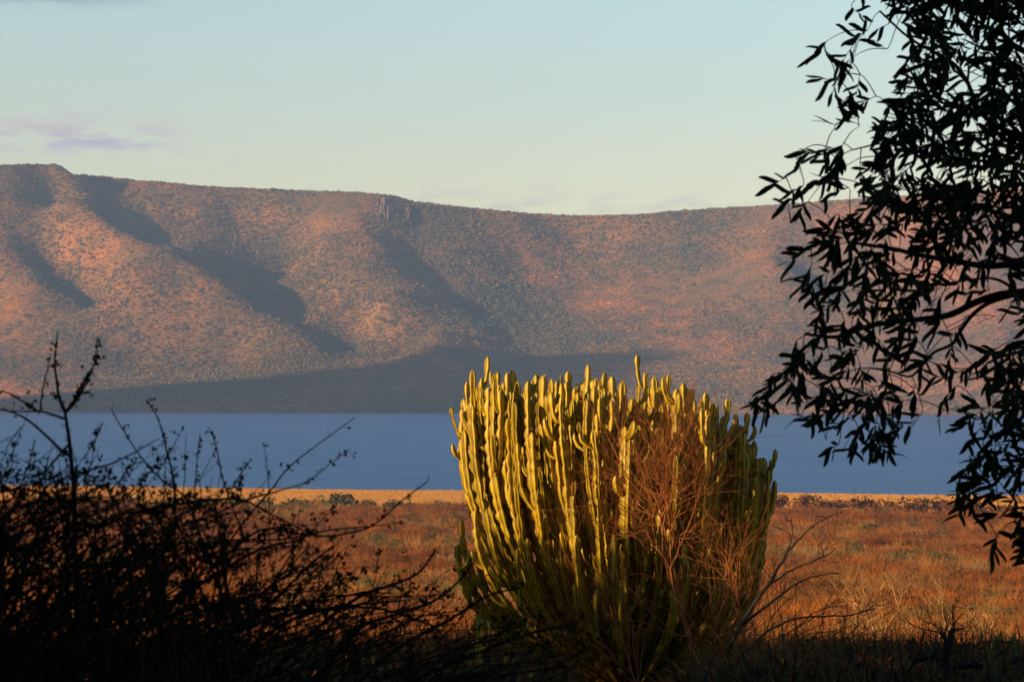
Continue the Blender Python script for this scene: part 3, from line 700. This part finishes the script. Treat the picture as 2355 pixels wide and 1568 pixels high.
def shrub_wood(seed, m):
    R = np.random.default_rng(seed); b = MB()
    for k in range(7):
        a = R.uniform(0, 6.28); e = np.array([math.cos(a)*0.3, math.sin(a)*0.3, R.uniform(0.3, 0.55)])
        b.tube([(0, 0, -0.03), e*0.4+R.normal(0, 0.03, 3), e], [0.025, 0.015, 0.006], 4)
    return b.mesh('stem', m)
fm = [leafy_shrub_mesh(400+k, m_olive) for k in range(3)]; fb = [leafy_shrub_mesh(410+k, m_grey, 380) for k in range(3)]; wd = [shrub_wood(420+k, m_grey) for k in range(2)]
def edge_shrub(px, d, wpx, hpx, green, label, group, k):
    p = gpos(px, d); root = empty('shrub', p); tag(root, label, 'shrub', group)
    sx = wpx/F*d; sz = hpx/F*d/0.62; root.scale = (sx, sx, sz); root.rotation_euler.z = k*1.7
    obj('foliage', (fm if green else fb)[k % 3], root); obj('stem', wd[k % 2], root)
R_ = np.random.default_rng(77)
for k in range(70):
    px = 120 + k*31.8 + R_.uniform(-14, 14)
    x = (px-1177)/F*770; d = float(shore_y(np.array([x]))[0]) - 205 + R_.uniform(-14, 14)
    green = px < 1080; w_ = R_.uniform(45, 90)*(0.8 if green else 1.15); h_ = R_.uniform(16, 26)*(1.0 if green else 1.7)
    if 755 < px < 810: h_ = 36; w_ = 75
    edge_shrub(px, d, w_, h_, green, 'olive green bush in the row at the edge of the golden flat' if green else 'brown rounded bush in the row at the edge of the golden flat',
               'green bushes along the golden flat' if green else 'brown bushes along the golden flat', k)
darks = [(1995, 1207, 60), (2150, 1212, 42), (2210, 1208, 36), (2330, 1280, 40), (2012, 1288, 34), (2120, 1300, 26), (2270, 1290, 36), (1960, 1340, 30), (2190, 1250, 22), (900, 1200, 30), (960, 1215, 34), (1000, 1250, 28), (1850, 1200, 30), (2090, 1190, 36)]
DLAB = ['widest low dark bush, right of the huge succulent,', 'flat dark bush halfway between the huge succulent and the hanging leaves', 'small dark bush next to the flat one, nearer the hanging leaves,', 'dark bush at the right edge under the hanging leaves',
 'low dark bush beneath the widest one', 'smallest dark bush right of centre, behind the forked pale tree,', 'dark bush left of the one under the hanging leaves', 'dark bush close behind the forked pale tree', 'tiny dark bush under the pair of flat bushes',
 'dark bush seen just past the thorn twigs', 'dark bush midway from the thorn twigs to the huge succulent', 'small dark bush just left of the huge succulent', 'dark bush touching the right outline of the huge succulent', 'dark bush close to the brown row, right of centre,']
for k, (px, py, wp) in enumerate(darks):
    d = 100.0
    for _ in range(60):                               # where the line of sight meets the ground
        v = at(px, py, d); zl = float(land_z([v.x], [v.y])[0]); d *= 1.03 if v.z > zl else 0.985
    edge_shrub(px, d, wp, wp*0.42, k % 3 == 0, DLAB[k]+' on the orange plain', 'dark bushes scattered over the plain', k+3)

# ---------------------------------------------------------------- rock cliffs under the rim
m_rock = simple_mat('cliff_rock', [(0.3, (0.13, 0.075, 0.038)), (0.7, (0.27, 0.155, 0.08))], 0.09)
def cliff(name, px0, px1, pt0, pt1, pb0, pb1, label, seed):
    R = np.random.default_rng(seed); nu, nv = 26, 12; col = np.cumsum(R.normal(0, 1.3, nu)); col -= np.linspace(0, col[-1], nu); col += R.normal(0, 1.0, nu); top_j = np.cumsum(R.normal(0, 1.2, nu)); bot_j = np.cumsum(R.normal(0, 2.2, nu)); side_j = R.normal(0, 2.5, nv)
    V = []
    def surf(px, py):                                 # distance of the mountain surface along this line of sight
        v = direction(px, py); yy = np.arange(4900, 6000, 4.0); zz = CAMZ+v.z/v.y*yy; hz = hill_z(v.x/v.y*yy, yy); hit = np.nonzero(hz >= zz)[0]
        return float(yy[hit[0]]) if len(hit) else 5700.0
    S_ = np.array([[surf(px0+(px1-px0)*a, (pt0+(pt1-pt0)*a)*(1-b_)+(pb0+(pb1-pb0)*a)*b_) for a in (0, 0.33, 0.67, 1)] for b_ in (0, 0.5, 1)])
    def sd(a, b_):
        r0_ = np.array([np.interp(a, (0, 0.33, 0.67, 1), S_[k]) for k in range(3)]); return float(np.interp(b_, (0, 0.5, 1), r0_))
    for layer in (0, 1):
        for j in range(nv):
            for i in range(nu):
                a = i/(nu-1); b_ = j/(nv-1); px = px0+(px1-px0)*a; py = (pt0+(pt1-pt0)*a)*(1-b_)+(pb0+(pb1-pb0)*a)*b_ + top_j[i]*(1-b_) + bot_j[i]*b_
                px += side_j[j]*abs(2*a-1)**3
                p = np.array(at(px, py, 5600))
                dd = sd(a, b_)-7+col[i]+R.normal(0, 1.2) if layer == 0 else sd(a, b_)+25
                k = dd/p[1]; V.append([p[0]*k, dd, (p[2]-CAMZ)*(dd/5600)+CAMZ])
    V = np.array(V); o_ = V[:nu*nv].mean(0); Fc = []
    for j in range(nv-1):
        for i in range(nu-1):
            a = j*nu+i; Fc.append((a, a+nu, a+nu+1, a+1)); c_ = a+nu*nv; Fc.append((c_, c_+1, c_+nu+1, c_+nu))
    for i in range(nu-1): Fc.append((i, i+1, nu*nv+i+1, nu*nv+i)); q_ = (nv-1)*nu; Fc.append((q_+i, q_+nu*nv+i, q_+nu*nv+i+1, q_+i+1))
    for j in range(nv-1): Fc.append((j*nu, nu*nv+j*nu, nu*nv+(j+1)*nu, (j+1)*nu)); q_ = nu-1; Fc.append((j*nu+q_, (j+1)*nu+q_, nu*nv+(j+1)*nu+q_, nu*nv+j*nu+q_))
    return tag(obj(name, mesh_from(name, V-o_, Fc, m_rock), loc=tuple(o_)), label, 'cliff')
cliff('rock_cliff', 866, 926, 452, 459, 498, 512, 'pale fissured rock cliff under the plateau rim above the huge succulent', 61)
cliff('rock_cliff', 936, 950, 468, 474, 505, 520, 'narrow rock rib just right of the larger pale cliff', 62)

# ---------------------------------------------------------------- long-leaved tree entering from the right
DT = 12.0
leaf_meshes = []
def sickle(seed, Lf=0.105, Wf=0.0095):
    R = np.random.default_rng(seed); n = 6; t = np.linspace(0, 1, n); bend = R.uniform(0.15, 0.42)*(1 if seed % 4 else -1); tw = R.uniform(-0.8, 0.8)
    cx_ = bend*Lf*np.sin(t*math.pi*0.5)**2*1.4; cz = t*Lf; w_ = Wf*np.sin(np.pi*np.clip(t*0.92+0.04, 0, 1))**0.75
    V = []; Fc = []
    for i in range(n):
        a = tw*t[i]; u = np.array([math.cos(a), math.sin(a), 0]); c = np.array([cx_[i], 0.02*Lf*math.sin(t[i]*5), cz[i]])
        V += [c-u*w_[i], c+np.array([0, w_[i]*0.25, 0]), c+u*w_[i]]
    for i in range(n-1):
        for j in (0, 1): Fc.append((i*3+j, i*3+j+1, i*3+j+4, i*3+j+3))
    return np.array(V), Fc
sick = [sickle(k, 0.088*(0.82+0.07*k), 0.0122) for k in range(6)]
leaf_me = [mesh_from('leaf', v, f, m_leaf, True) for v, f in sick]
GRID = ["0000124447977789", "0000134126964574", "0000361117676465", "0001461017886289", "0000322037875599", "0000215228866899", "0000035178976788", "0001452688777459",
 "0003352478997889", "0021352565558769", "1245546875999788", "1234246678999776", "0123246676888766", "0113456646767654", "0025566657765333", "0005567667655423",
 "0015566576554222", "0001354475432111", "0001455565431100", "0032455325432224", "0354455114455567", "1554463123343478", "3555667674434679", "2333667773211587",
 "0013445872004355", "0001232651025545", "0000000000035765", "0000000000016745", "0000000000016625", "0000000000015325", "0000000000000024", "0000000000000034"]
LIMBS = [
 ([(3135, 700), (2850, 640), (2600, 590), (2354, 606), (2270, 612), (2200, 602), (2120, 588), (2050, 572), (1970, 560)], 0.022),
 ([(3135, 760), (2800, 700), (2600, 662), (2354, 672), (2262, 688), (2190, 722), (2140, 732), (2060, 740), (1990, 752), (1925, 775), (1850, 768)], 0.022),
 ([(2336, 668), (2300, 646), (2265, 640), (2200, 648), (2120, 662)], 0.008),
 ([(2340, 676), (2275, 696), (2235, 725), (2205, 765), (2188, 792), (2145, 812), (2112, 850), (2090, 866), (2050, 855), (2000, 846)], 0.011),
 ([(3135, 420), (2800, 230), (2560, 175), (2400, 135), (2335, 108), (2304, 75), (2300, 30), (2285, -60)], 0.022),
 ([(2800, 230), (2500, 300), (2350, 310), (2262, 268), (2224, 190), (2195, 150), (2160, 128), (2090, 88), (2022, 26)], 0.014),
 ([(2224, 190), (2226, 150), (2210, 110), (2190, 60)], 0.006),
 ([(3135, 560), (2800, 480), (2550, 470), (2400, 510), (2330, 500), (2260, 480), (2190, 470), (2120, 440)], 0.017),
 ([(2400, 510), (2360, 535), (2300, 528), (2230, 510)], 0.007),
 ([(2800, 700), (2560, 820), (2420, 790), (2354, 785), (2312, 800), (2300, 845), (2292, 900)], 0.012),
 ([(2560, 820), (2450, 920), (2370, 950), (2310, 985), (2260, 1030), (2235, 1090), (2240, 1150)], 0.010),
 ([(2450, 920), (2400, 1060), (2370, 1140), (2330, 1200)], 0.008),
 ([(2550, 470), (2400, 390), (2250, 370), (2120, 350), (2040, 330), (1960, 345)], 0.010),
 ([(2304, 75), (2240, 60), (2150, 40), (2060, -20)], 0.008),
]
RT = np.random.default_rng(99)
tbase = at(3139, 1400, DT); tbase.z = float(land_z([tbase.x], [DT])[0])
tree = empty('long_leaved_tree', tbase); tag(tree, 'dark tree with long drooping sickle leaves entering from the right, in silhouette', 'tree')
tb3 = np.array(tbase)
ttop = at(3139, -260, DT)
tp = smooth_path([(0, 0, -0.3), (0.05, 0.0, 0.8), (-0.03, 0.05, 1.9), (0.02, 0, 3.2), (0, 0, ttop.z-tbase.z)], 3)
q = MB(); q.tube(tp, np.linspace(0.16, 0.05, len(tp)), 12); obj('trunk', q.mesh('trunk', m_bark, True), tree)
nodes = []
for k, (pl, r) in enumerate(LIMBS):
    dz = RT.uniform(-0.35, 0.35)
    P = []
    for i, (px, py) in enumerate(pl):
        off = 0 if px > 3100 else dz*min(1, max(0.0, (3100-px)/700))
        P.append(np.array(at(px, py, DT+off)))
    P = smooth_path(P, 4)
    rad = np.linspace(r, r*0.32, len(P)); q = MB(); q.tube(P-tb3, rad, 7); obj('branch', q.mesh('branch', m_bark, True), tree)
    for i, p in enumerate(P):
        px_ = (p[0]/p[1])*F+1177
        if px_ < 2700: nodes.append((p, rad[i]))
nodesP = [n_[0] for n_ in nodes]; nodesR = [n_[1] for n_ in nodes]
# spray starts, sorted outward so that each hangs on what already grew
sprays = []
for r_i, row in enumerate(GRID):
    for c_i, ch in enumerate(row):
        v = int(ch)
        if not v: continue
        N_ = -math.log(1-min(0.95, v/10.2))*9.0
        cnt = int(N_/5.0 + RT.random())
        for _ in range(cnt):
            sprays.append((1720+40*(c_i+RT.random()), 40*(r_i+RT.random())))
for c_i in range(8):                                 # crown goes on beyond the frame
    for r_i in range(-6, 32):
        for _ in range(5): sprays.append((2360+60*(c_i+RT.random()), 40*(r_i+RT.random())))
for c_i in range(14):
    for _ in range(30): sprays.append((1960+50*(c_i+RT.random()), -240*RT.random()))
tw = MB(); leaves = []
sp3 = []
for px, py in sprays:
    d_ = DT + RT.normal(0, 0.42); sp3.append((px, py, np.array(at(px, py, d_))))
NP = np.array(nodesP)
def dist0(s_): return float(np.min(np.linalg.norm(NP-s_[2], axis=1)))
sp3.sort(key=dist0)
NPl = [p for p in NP]
for px, py, p in sp3:
    A = np.array(NPl); D = np.linalg.norm(A-p, axis=1) + 0.25*np.clip(p[2]-A[:, 2], 0, 9) + 0.3*np.clip(A[:, 0]*-1+p[0], 0, 9)
    j = int(np.argmin(D)); a = A[j]
    # spray axis: droops, mostly down and to the left; more ragged at the top
    ang = math.radians(RT.normal(232, 38) if py > 300 else RT.normal(225, 65))
    ax = np.array([math.cos(ang), RT.normal(0, 0.45), math.sin(ang)]); ax /= np.linalg.norm(ax)
    Ls = RT.uniform(0.05, 0.11)
    start = p - ax*Ls*0.5
    mid = (a+start)/2 + np.array([0, 0, 0.10*np.linalg.norm(a-start)])
    pts = smooth_path([a, mid, start, start+ax*Ls*0.6, start+ax*Ls+np.array([0, 0, -0.01])], 3)
    tw.tube(pts-tb3, np.linspace(0.0026, 0.0010, len(pts)), 4)
    NPl.append(start); NPl.append(mid)
    nl = RT.integers(4, 7)
    for k in range(nl):
        t = (k+0.5)/nl; bpnt = start+ax*Ls*t
        la = ang + (1 if k % 2 else -1)*math.radians(RT.uniform(12, 48)); la = la + (math.radians(258)-la)*0.18
        ld = np.array([math.cos(la), RT.normal(0, 0.4), math.sin(la)]); ld /= np.linalg.norm(ld)
        roll = RT.uniform(0, 6.28); sc_ = RT.uniform(0.65, 1.1)
        yy = np.cross(ld, [0.3, 1, 0.1]); yy /= np.linalg.norm(yy); xx = np.cross(yy, ld)
        # blades mostly turned a little edge-on but never fully
        rr = RT.normal(0, 0.75); X_ = xx*math.cos(rr)+yy*math.sin(rr); Y_ = np.cross(ld, X_)
        Mx = np.stack([Y_, -X_, ld], 1) if RT.random() < 0.5 else np.stack([-Y_, X_, ld], 1)
        pxl = bpnt[0]/bpnt[1]*F+1177
        cx2 = int((pxl-1720)//40); cy2 = int((1504+(CAMZ-bpnt[2])/bpnt[1]*F-600)//40)
        if 0 <= cx2 < 16 and 0 <= cy2 < 32 and RT.random() < {'0': 0.85, '1': 0.5, '2': 0.25}.get(GRID[cy2][cx2], 0): continue
        leaves.append((pxl, py, bpnt, Mx*sc_, RT.integers(0, 6)))
o = obj('twigs', tw.mesh('twigs', m_bark), tree); o['kind'] = 'stuff'
# the 300 leaves that stand out most (outer left fringe) are parts, the others one mass
leaves.sort(key=lambda l: l[0] - 0.0*l[1])
fringe = []
rows = {}
for i, l in enumerate(leaves):
    rkey = int(l[1]//40)
    if rows.get(rkey, 0) < 10 and l[0] < 2340 and 0 <= l[1] < 1270: rows[rkey] = rows.get(rkey, 0)+1; fringe.append(i)
fr = set(fringe[:300])
lf = MB()
for i, (px_, py_, p, Mx, k) in enumerate(leaves):
    if i in fr:
        o = bpy.data.objects.new('leaf', leaf_me[k]); link(o, tree)
        o.matrix_local = Matrix([list(Mx[0])+[p[0]-tb3[0]], list(Mx[1])+[p[1]-tb3[1]], list(Mx[2])+[p[2]-tb3[2]], [0, 0, 0, 1]])
    else:
        v, f = sick[k]; lf.poly((v @ Mx.T)+(p-tb3), f)
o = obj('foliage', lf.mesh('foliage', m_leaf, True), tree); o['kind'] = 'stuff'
print('LEAVES', len(leaves))

# ---------------------------------------------------------------- thorn shrubs, lower left
RB = np.random.default_rng(41)
def bud_cluster(b, p, size, n=4):
    for _ in range(n):
        c = p+RB.normal(0, size*0.55, 3); a = RB.normal(0, 1, 3); a /= np.linalg.norm(a); q_ = np.cross(a, RB.normal(0, 1, 3)); q_ /= np.linalg.norm(q_)+1e-9
        s_ = size*RB.uniform(0.5, 1.1)
        b.poly([c-a*s_, c-a*s_*0.2+q_*s_*0.6, c+a*s_, c-a*s_*0.2-q_*s_*0.6], [(0, 1, 2, 3)])
def thorny(stroke3, r0, r1, wood, leafm, leafy, side=1.0):
    """one stem with thorns, short side spurs and little leaf clusters"""
    wood.tube(stroke3, np.linspace(r0, r1, len(stroke3)), 5)
    seg = np.linalg.norm(np.diff(stroke3, axis=0), axis=1); n = int(seg.sum()/0.013)
    cum = np.concatenate([[0], np.cumsum(seg)])
    for k in range(n):
        s_ = RB.uniform(0.05, 1)*cum[-1]; p = np.array([np.interp(s_, cum, stroke3[:, j]) for j in range(3)])
        i = min(len(stroke3)-2, np.searchsorted(cum, s_)-1); T = stroke3[i+1]-stroke3[i]; T /= np.linalg.norm(T)+1e-9
        v = RB.normal(0, 1, 3); v -= v.dot(T)*T; v /= np.linalg.norm(v)
        if RB.random() < 0.35*side:                   # thorn or short spur
            e = p+(v+0.5*T)*RB.uniform(0.008, 0.03); wood.tube([p, e], [0.0011, 0.0004], 3)
            if RB.random() < leafy: bud_cluster(leafm, e, RB.uniform(0.005, 0.009))
        elif RB.random() < leafy*(0.4+0.6*s_/cum[-1]): bud_cluster(leafm, p+v*0.004, RB.uniform(0.005, 0.011), RB.integers(3, 6))
def strokes_to3(pl, d, jit=0.10):
    d2 = d+RB.uniform(-jit, jit); n = len(pl); dd = np.cumsum(RB.normal(0, 0.03, n))
    return smooth_path([np.array(at(px, py, d2+dd[i])) for i, (px, py) in enumerate(pl)], 4)
def shrub(name, label, dsh, basepx, hand, auto):
    base = gpos(basepx, dsh); root = empty(name, base); tag(root, label, 'shrub'); b3 = np.array(base)
    leafm = MB()
    for pl, r, leafy in hand:
        wood = MB(); S3 = strokes_to3(pl, dsh) - b3
        thorny(S3, r*1.3, r*0.5, wood, leafm, leafy); obj('branch', wood.mesh('branch', m_thorn), root)
    mass = MB()
    for k in range(auto['n']):
        tx = RB.uniform(*auto['tx']); ty = np.interp(tx, auto['env'][0], auto['env'][1]) + RB.exponential(auto['deep']) + RB.normal(0, 12)
        if ty > 1640: ty = RB.uniform(1450, 1640)
        d = dsh + RB.normal(0, 0.55); tip = np.array(at(tx, ty, d))
        bx0 = tx - RB.uniform(*auto['run']); st = np.array(at(bx0, 1500, d+RB.normal(0, 0.2))); st[2] = land_z([st[0]], [st[1]])[0]
        ctrl = st*0.45+tip*0.55; ctrl[2] = max(st[2], tip[2]) - abs(tip[2]-st[2])*RB.uniform(-0.05, 0.25); ctrl[0] = st[0]+(tip[0]-st[0])*RB.uniform(0.05, 0.4)
        t = np.linspace(0, 1, 10)[:, None]; P = (1-t)**2*st+2*t*(1-t)*ctrl+t*t*tip
        P[1:-1] += np.cumsum(RB.normal(0, 0.012, (8, 3)), axis=0)*0.8
        P = P - b3
        mass.tube(P, np.linspace(0.008, 0.0020, 10), 4)
        for j in range(RB.integers(5, 10)):            # side twigs, mostly rising
            i = RB.integers(4, 10); v = P[i]-P[i-1]; v /= np.linalg.norm(v)
            dd = v*0.5+np.array([RB.normal(0.1, 0.6), RB.normal(0, 0.5), RB.normal(0.35, 0.5)]); dd /= np.linalg.norm(dd); Lt = RB.uniform(0.05, 0.22)
            Q = np.array([P[i], P[i]+dd*Lt*0.5+RB.normal(0, 0.01, 3), P[i]+dd*Lt+RB.normal(0, 0.015, 3)])
            mass.tube(Q, [0.0022, 0.0016, 0.0007], 3)
            for _ in range(int(Lt/0.028)):
                if RB.random() < auto['leafy']:
                    tt = RB.random(); bud_cluster(leafm, Q[0]*(1-tt)+Q[2]*tt+RB.normal(0, 0.004, 3), RB.uniform(0.006, 0.012), RB.integers(3, 6))
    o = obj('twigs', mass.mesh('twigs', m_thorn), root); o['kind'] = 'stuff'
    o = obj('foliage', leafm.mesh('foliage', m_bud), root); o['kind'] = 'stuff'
    return root
H1 = [
 ([(205, 1700), (190, 1568), (176, 1400), (172, 1250), (171, 1138), (166, 1085), (160, 1020), (152, 965), (149, 945)], 0.0080, 0.15),
 ([(149, 945), (136, 915), (131, 880), (126, 835), (128, 805), (133, 763)], 0.0040, 0.85),
 ([(150, 950), (176, 912), (198, 868), (214, 845), (228, 815)], 0.0040, 0.8),
 ([(152, 948), (172, 926), (190, 898), (206, 862), (218, 830), (225, 775)], 0.0034, 0.8),
 ([(147, 962), (118, 952), (92, 945), (60, 946), (25, 945)], 0.0032, 0.2),
 ([(92, 945), (97, 905), (104, 868), (112, 835), (117, 815)], 0.0022, 0.8),
 ([(85, 943), (60, 928), (40, 915), (18, 903), (-5, 898)], 0.0030, 0.4),
 ([(163, 1050), (140, 1035), (110, 1005), (70, 970), (35, 950), (0, 941), (-60, 935)], 0.0040, 0.3),
 ([(160, 1020), (120, 1065), (95, 1100), (60, 1160)], 0.0030, 0.7),
 ([(235, 972), (222, 1005), (205, 1035), (180, 1070), (172, 1100)], 0.0018, 0.6),
 ([(172, 1092), (215, 1078), (255, 1066), (305, 1042), (340, 1022), (366, 1008)], 0.0028, 0.3),
 ([(50, 980), (20, 1020), (5, 1060), (-20, 1100)], 0.0014, 0.3),
 ([(80, 1010), (72, 1050), (60, 1085), (40, 1150), (30, 1240)], 0.0016, 0.8),
 ([(30, 1035), (25, 1080), (10, 1120), (0, 1200)], 0.0016, 0.9),
 ([(110, 1050), (105, 1100), (100, 1200)], 0.0016, 0.9),
 ([(0, 1130), (60, 1125), (130, 1150), (200, 1190), (300, 1230)], 0.004, 0.6),
]
H2 = [
 ([(520, 1400), (470, 1260), (430, 1150), (380, 1110), (345, 1075), (315, 1038), (275, 975), (255, 940)], 0.0034, 0.45),
 ([(400, 1300), (402, 1140), (395, 1080), (385, 1045), (375, 1000), (360, 955), (336, 918)], 0.0036, 0.95),
 ([(378, 1060), (395, 1030), (410, 1005), (419, 984)], 0.0018, 0.5),
 ([(440, 1260), (448, 1130), (455, 1040), (460, 995)], 0.0020, 0.9),
 ([(560, 1230), (515, 1110), (500, 1040), (492, 1010), (485, 985)], 0.0022, 0.9),
 ([(620, 1300), (618, 1125), (612, 1060), (605, 1018)], 0.0016, 0.5),
 ([(470, 1330), (560, 1200), (620, 1130), (650, 1090), (680, 1060), (740, 1015), (815, 960)], 0.0030, 0.12),
 ([(430, 1210), (560, 1152), (640, 1128), (700, 1110), (740, 1082), (760, 1065), (800, 1036)], 0.0024, 0.45),
 ([(500, 1290), (600, 1218), (680, 1226), (760, 1232), (840, 1215), (880, 1190), (930, 1145), (978, 1110), (986, 1094)], 0.0034, 0.4),
 ([(420, 1270), (520, 1242), (650, 1240), (760, 1218), (850, 1210), (932, 1200)], 0.0030, 0.4),
 ([(300, 1180), (400, 1160), (500, 1148), (560, 1150), (620, 1180), (720, 1230)], 0.0046, 0.7),
 ([(766, 1310), (767, 1265), (765, 1228)], 0.0016, 0.8),
 ([(640, 1290), (700, 1235), (745, 1190), (770, 1160)], 0.0020, 0.6),
 ([(730, 1360), (738, 1300), (728, 1240), (724, 1190)], 0.0016, 0.8),
 ([(360, 1420), (480, 1330), (600, 1262), (700, 1240)], 0.0062, 0.9),
 ([(560, 1440), (650, 1360), (710, 1300), (765, 1255)], 0.0055, 0.9),
 ([(250, 1130), (280, 1100), (300, 1070), (322, 1050)], 0.0022, 0.8),
 ([(205, 1160), (230, 1110), (246, 1075)], 0.0020, 0.8),
]
H3 = [
 ([(560, 1620), (700, 1470), (820, 1375), (900, 1345), (960, 1318), (1000, 1268)], 0.0070, 0.9),
 ([(700, 1600), (820, 1450), (920, 1410), (1000, 1380), (1060, 1330), (1090, 1290)], 0.0060, 0.7),
 ([(820, 1460), (850, 1372), (865, 1320), (871, 1262)], 0.0026, 0.8),
 ([(900, 1440), (925, 1360), (915, 1320)], 0.0022, 0.8),
 ([(750, 1640), (900, 1500), (1040, 1420), (1120, 1370), (1200, 1350)], 0.0060, 0.8),
 ([(800, 1660), (960, 1560), (1100, 1500), (1240, 1450), (1320, 1440)], 0.0060, 0.7),
 ([(500, 1560), (640, 1440), (760, 1400), (880, 1400), (1000, 1440)], 0.0065, 0.9),
 ([(1000, 1480), (1060, 1420), (1085, 1370), (1120, 1320)], 0.0028, 0.7),
]
shrub('thorn_shrub', 'black thorn shrub at the left edge with a tall forked stem rising over the lake', 8.0, 180, H1,
      dict(n=165, tx=(-120, 520), env=([-120, 0, 60, 170, 300, 420, 520], [1030, 1050, 1090, 1110, 1140, 1150, 1180]), deep=150, run=(-250, 900), leafy=0.75))
shrub('thorn_shrub', 'thorn shrub in silhouette with long thin wands reaching right over the lake shore', 9.2, 330, H2,
      dict(n=75, tx=(180, 860), env=([180, 300, 450, 600, 700, 800, 860], [1130, 1130, 1150, 1200, 1250, 1290, 1340]), deep=130, run=(-100, 1100), leafy=0.8))
shrub('thorn_shrub', 'low spreading dark thorn shrub in the shade left of the huge succulent', 10.5, 650, H3,
      dict(n=125, tx=(250, 1300), env=([250, 600, 800, 900, 1000, 1100, 1200, 1300], [1330, 1370, 1370, 1365, 1380, 1410, 1460, 1510]), deep=75, run=(300, 1300), leafy=0.75))

# ---------------------------------------------------------------- unseen trees added behind and left of the viewpoint to throw shade
def crown_mesh(seed, n=5200):
    R = np.random.default_rng(seed); b = MB()
    lobes = [(R.normal(0, 1.3), R.normal(0, 1.3), R.uniform(1.2, 6.3), R.uniform(0.9, 1.6)) for _ in range(24)]
    for i in range(n):
        lx, ly_, lz, lr = lobes[R.integers(0, 24)]; v = R.normal(0, 1, 3); v /= np.linalg.norm(v); c = np.array([lx, ly_, lz])+v*lr*R.uniform(0.15, 1)**0.5
        a = R.normal(0, 1, 3); a /= np.linalg.norm(a); q_ = np.cross(a, R.normal(0, 1, 3)); q_ /= np.linalg.norm(q_); s_ = R.uniform(0.10, 0.24)
        b.poly([c-a*s_, c+q_*s_*0.6, c+a*s_, c-q_*s_*0.6], [(0, 1, 2, 3)])
    return b.mesh('crown', m_shade)
crowns = [crown_mesh(500+k) for k in range(2)]
tr = MB(); tr.tube([(0, 0, -0.4), (0.1, 0, 1.5), (0.0, 0.1, 3.2), (0.1, 0, 5.0)], [0.2, 0.16, 0.11, 0.05], 9); trunk_me = tr.mesh('trunk', m_bark, True)
SHADE_TREES = [(-13.2-(k % 2)*2.6-max(0, 9.0+k*2.6-48)*0.2, 9.0+k*2.6, 0.80) for k in range(20)] + [(-5.5, 1.5, 1.2), (-7.0, -0.5, 1.4), (-9.5, 6.0, 1.25), (-14.0, 4.0, 1.5), (-8.0, -3.5, 1.1), (-3.0, -6.0, 1.15), (2.5, -7.0, 1.15), (7.5, -5.5, 1.1), (9.5, 1.0, 1.0), (-14, 1.0, 1.05), (-19, 5.0, 0.95), (-26, 8.5, 0.80), (-33, 10.0, 0.78), (-24, 0.0, 1.0), (-40, 12.0, 0.85), (-47, 9.0, 0.95), (0, -12, 1.3), (-9, -11, 1.3), (8, -12, 1.3)]
for k, (x, y, s_) in enumerate(SHADE_TREES):
    z = float(land_z([x], [y])[0]); root = empty('added_shade_tree', (x, y, z)); root.scale = (s_, s_, s_); root.rotation_euler.z = k*2.1
    tag(root, 'unseen leafy tree added behind the viewpoint to shade the foreground', 'tree', 'added shade trees behind the viewpoint')
    obj('trunk', trunk_me, root); obj('crown', crowns[k % 2], root)
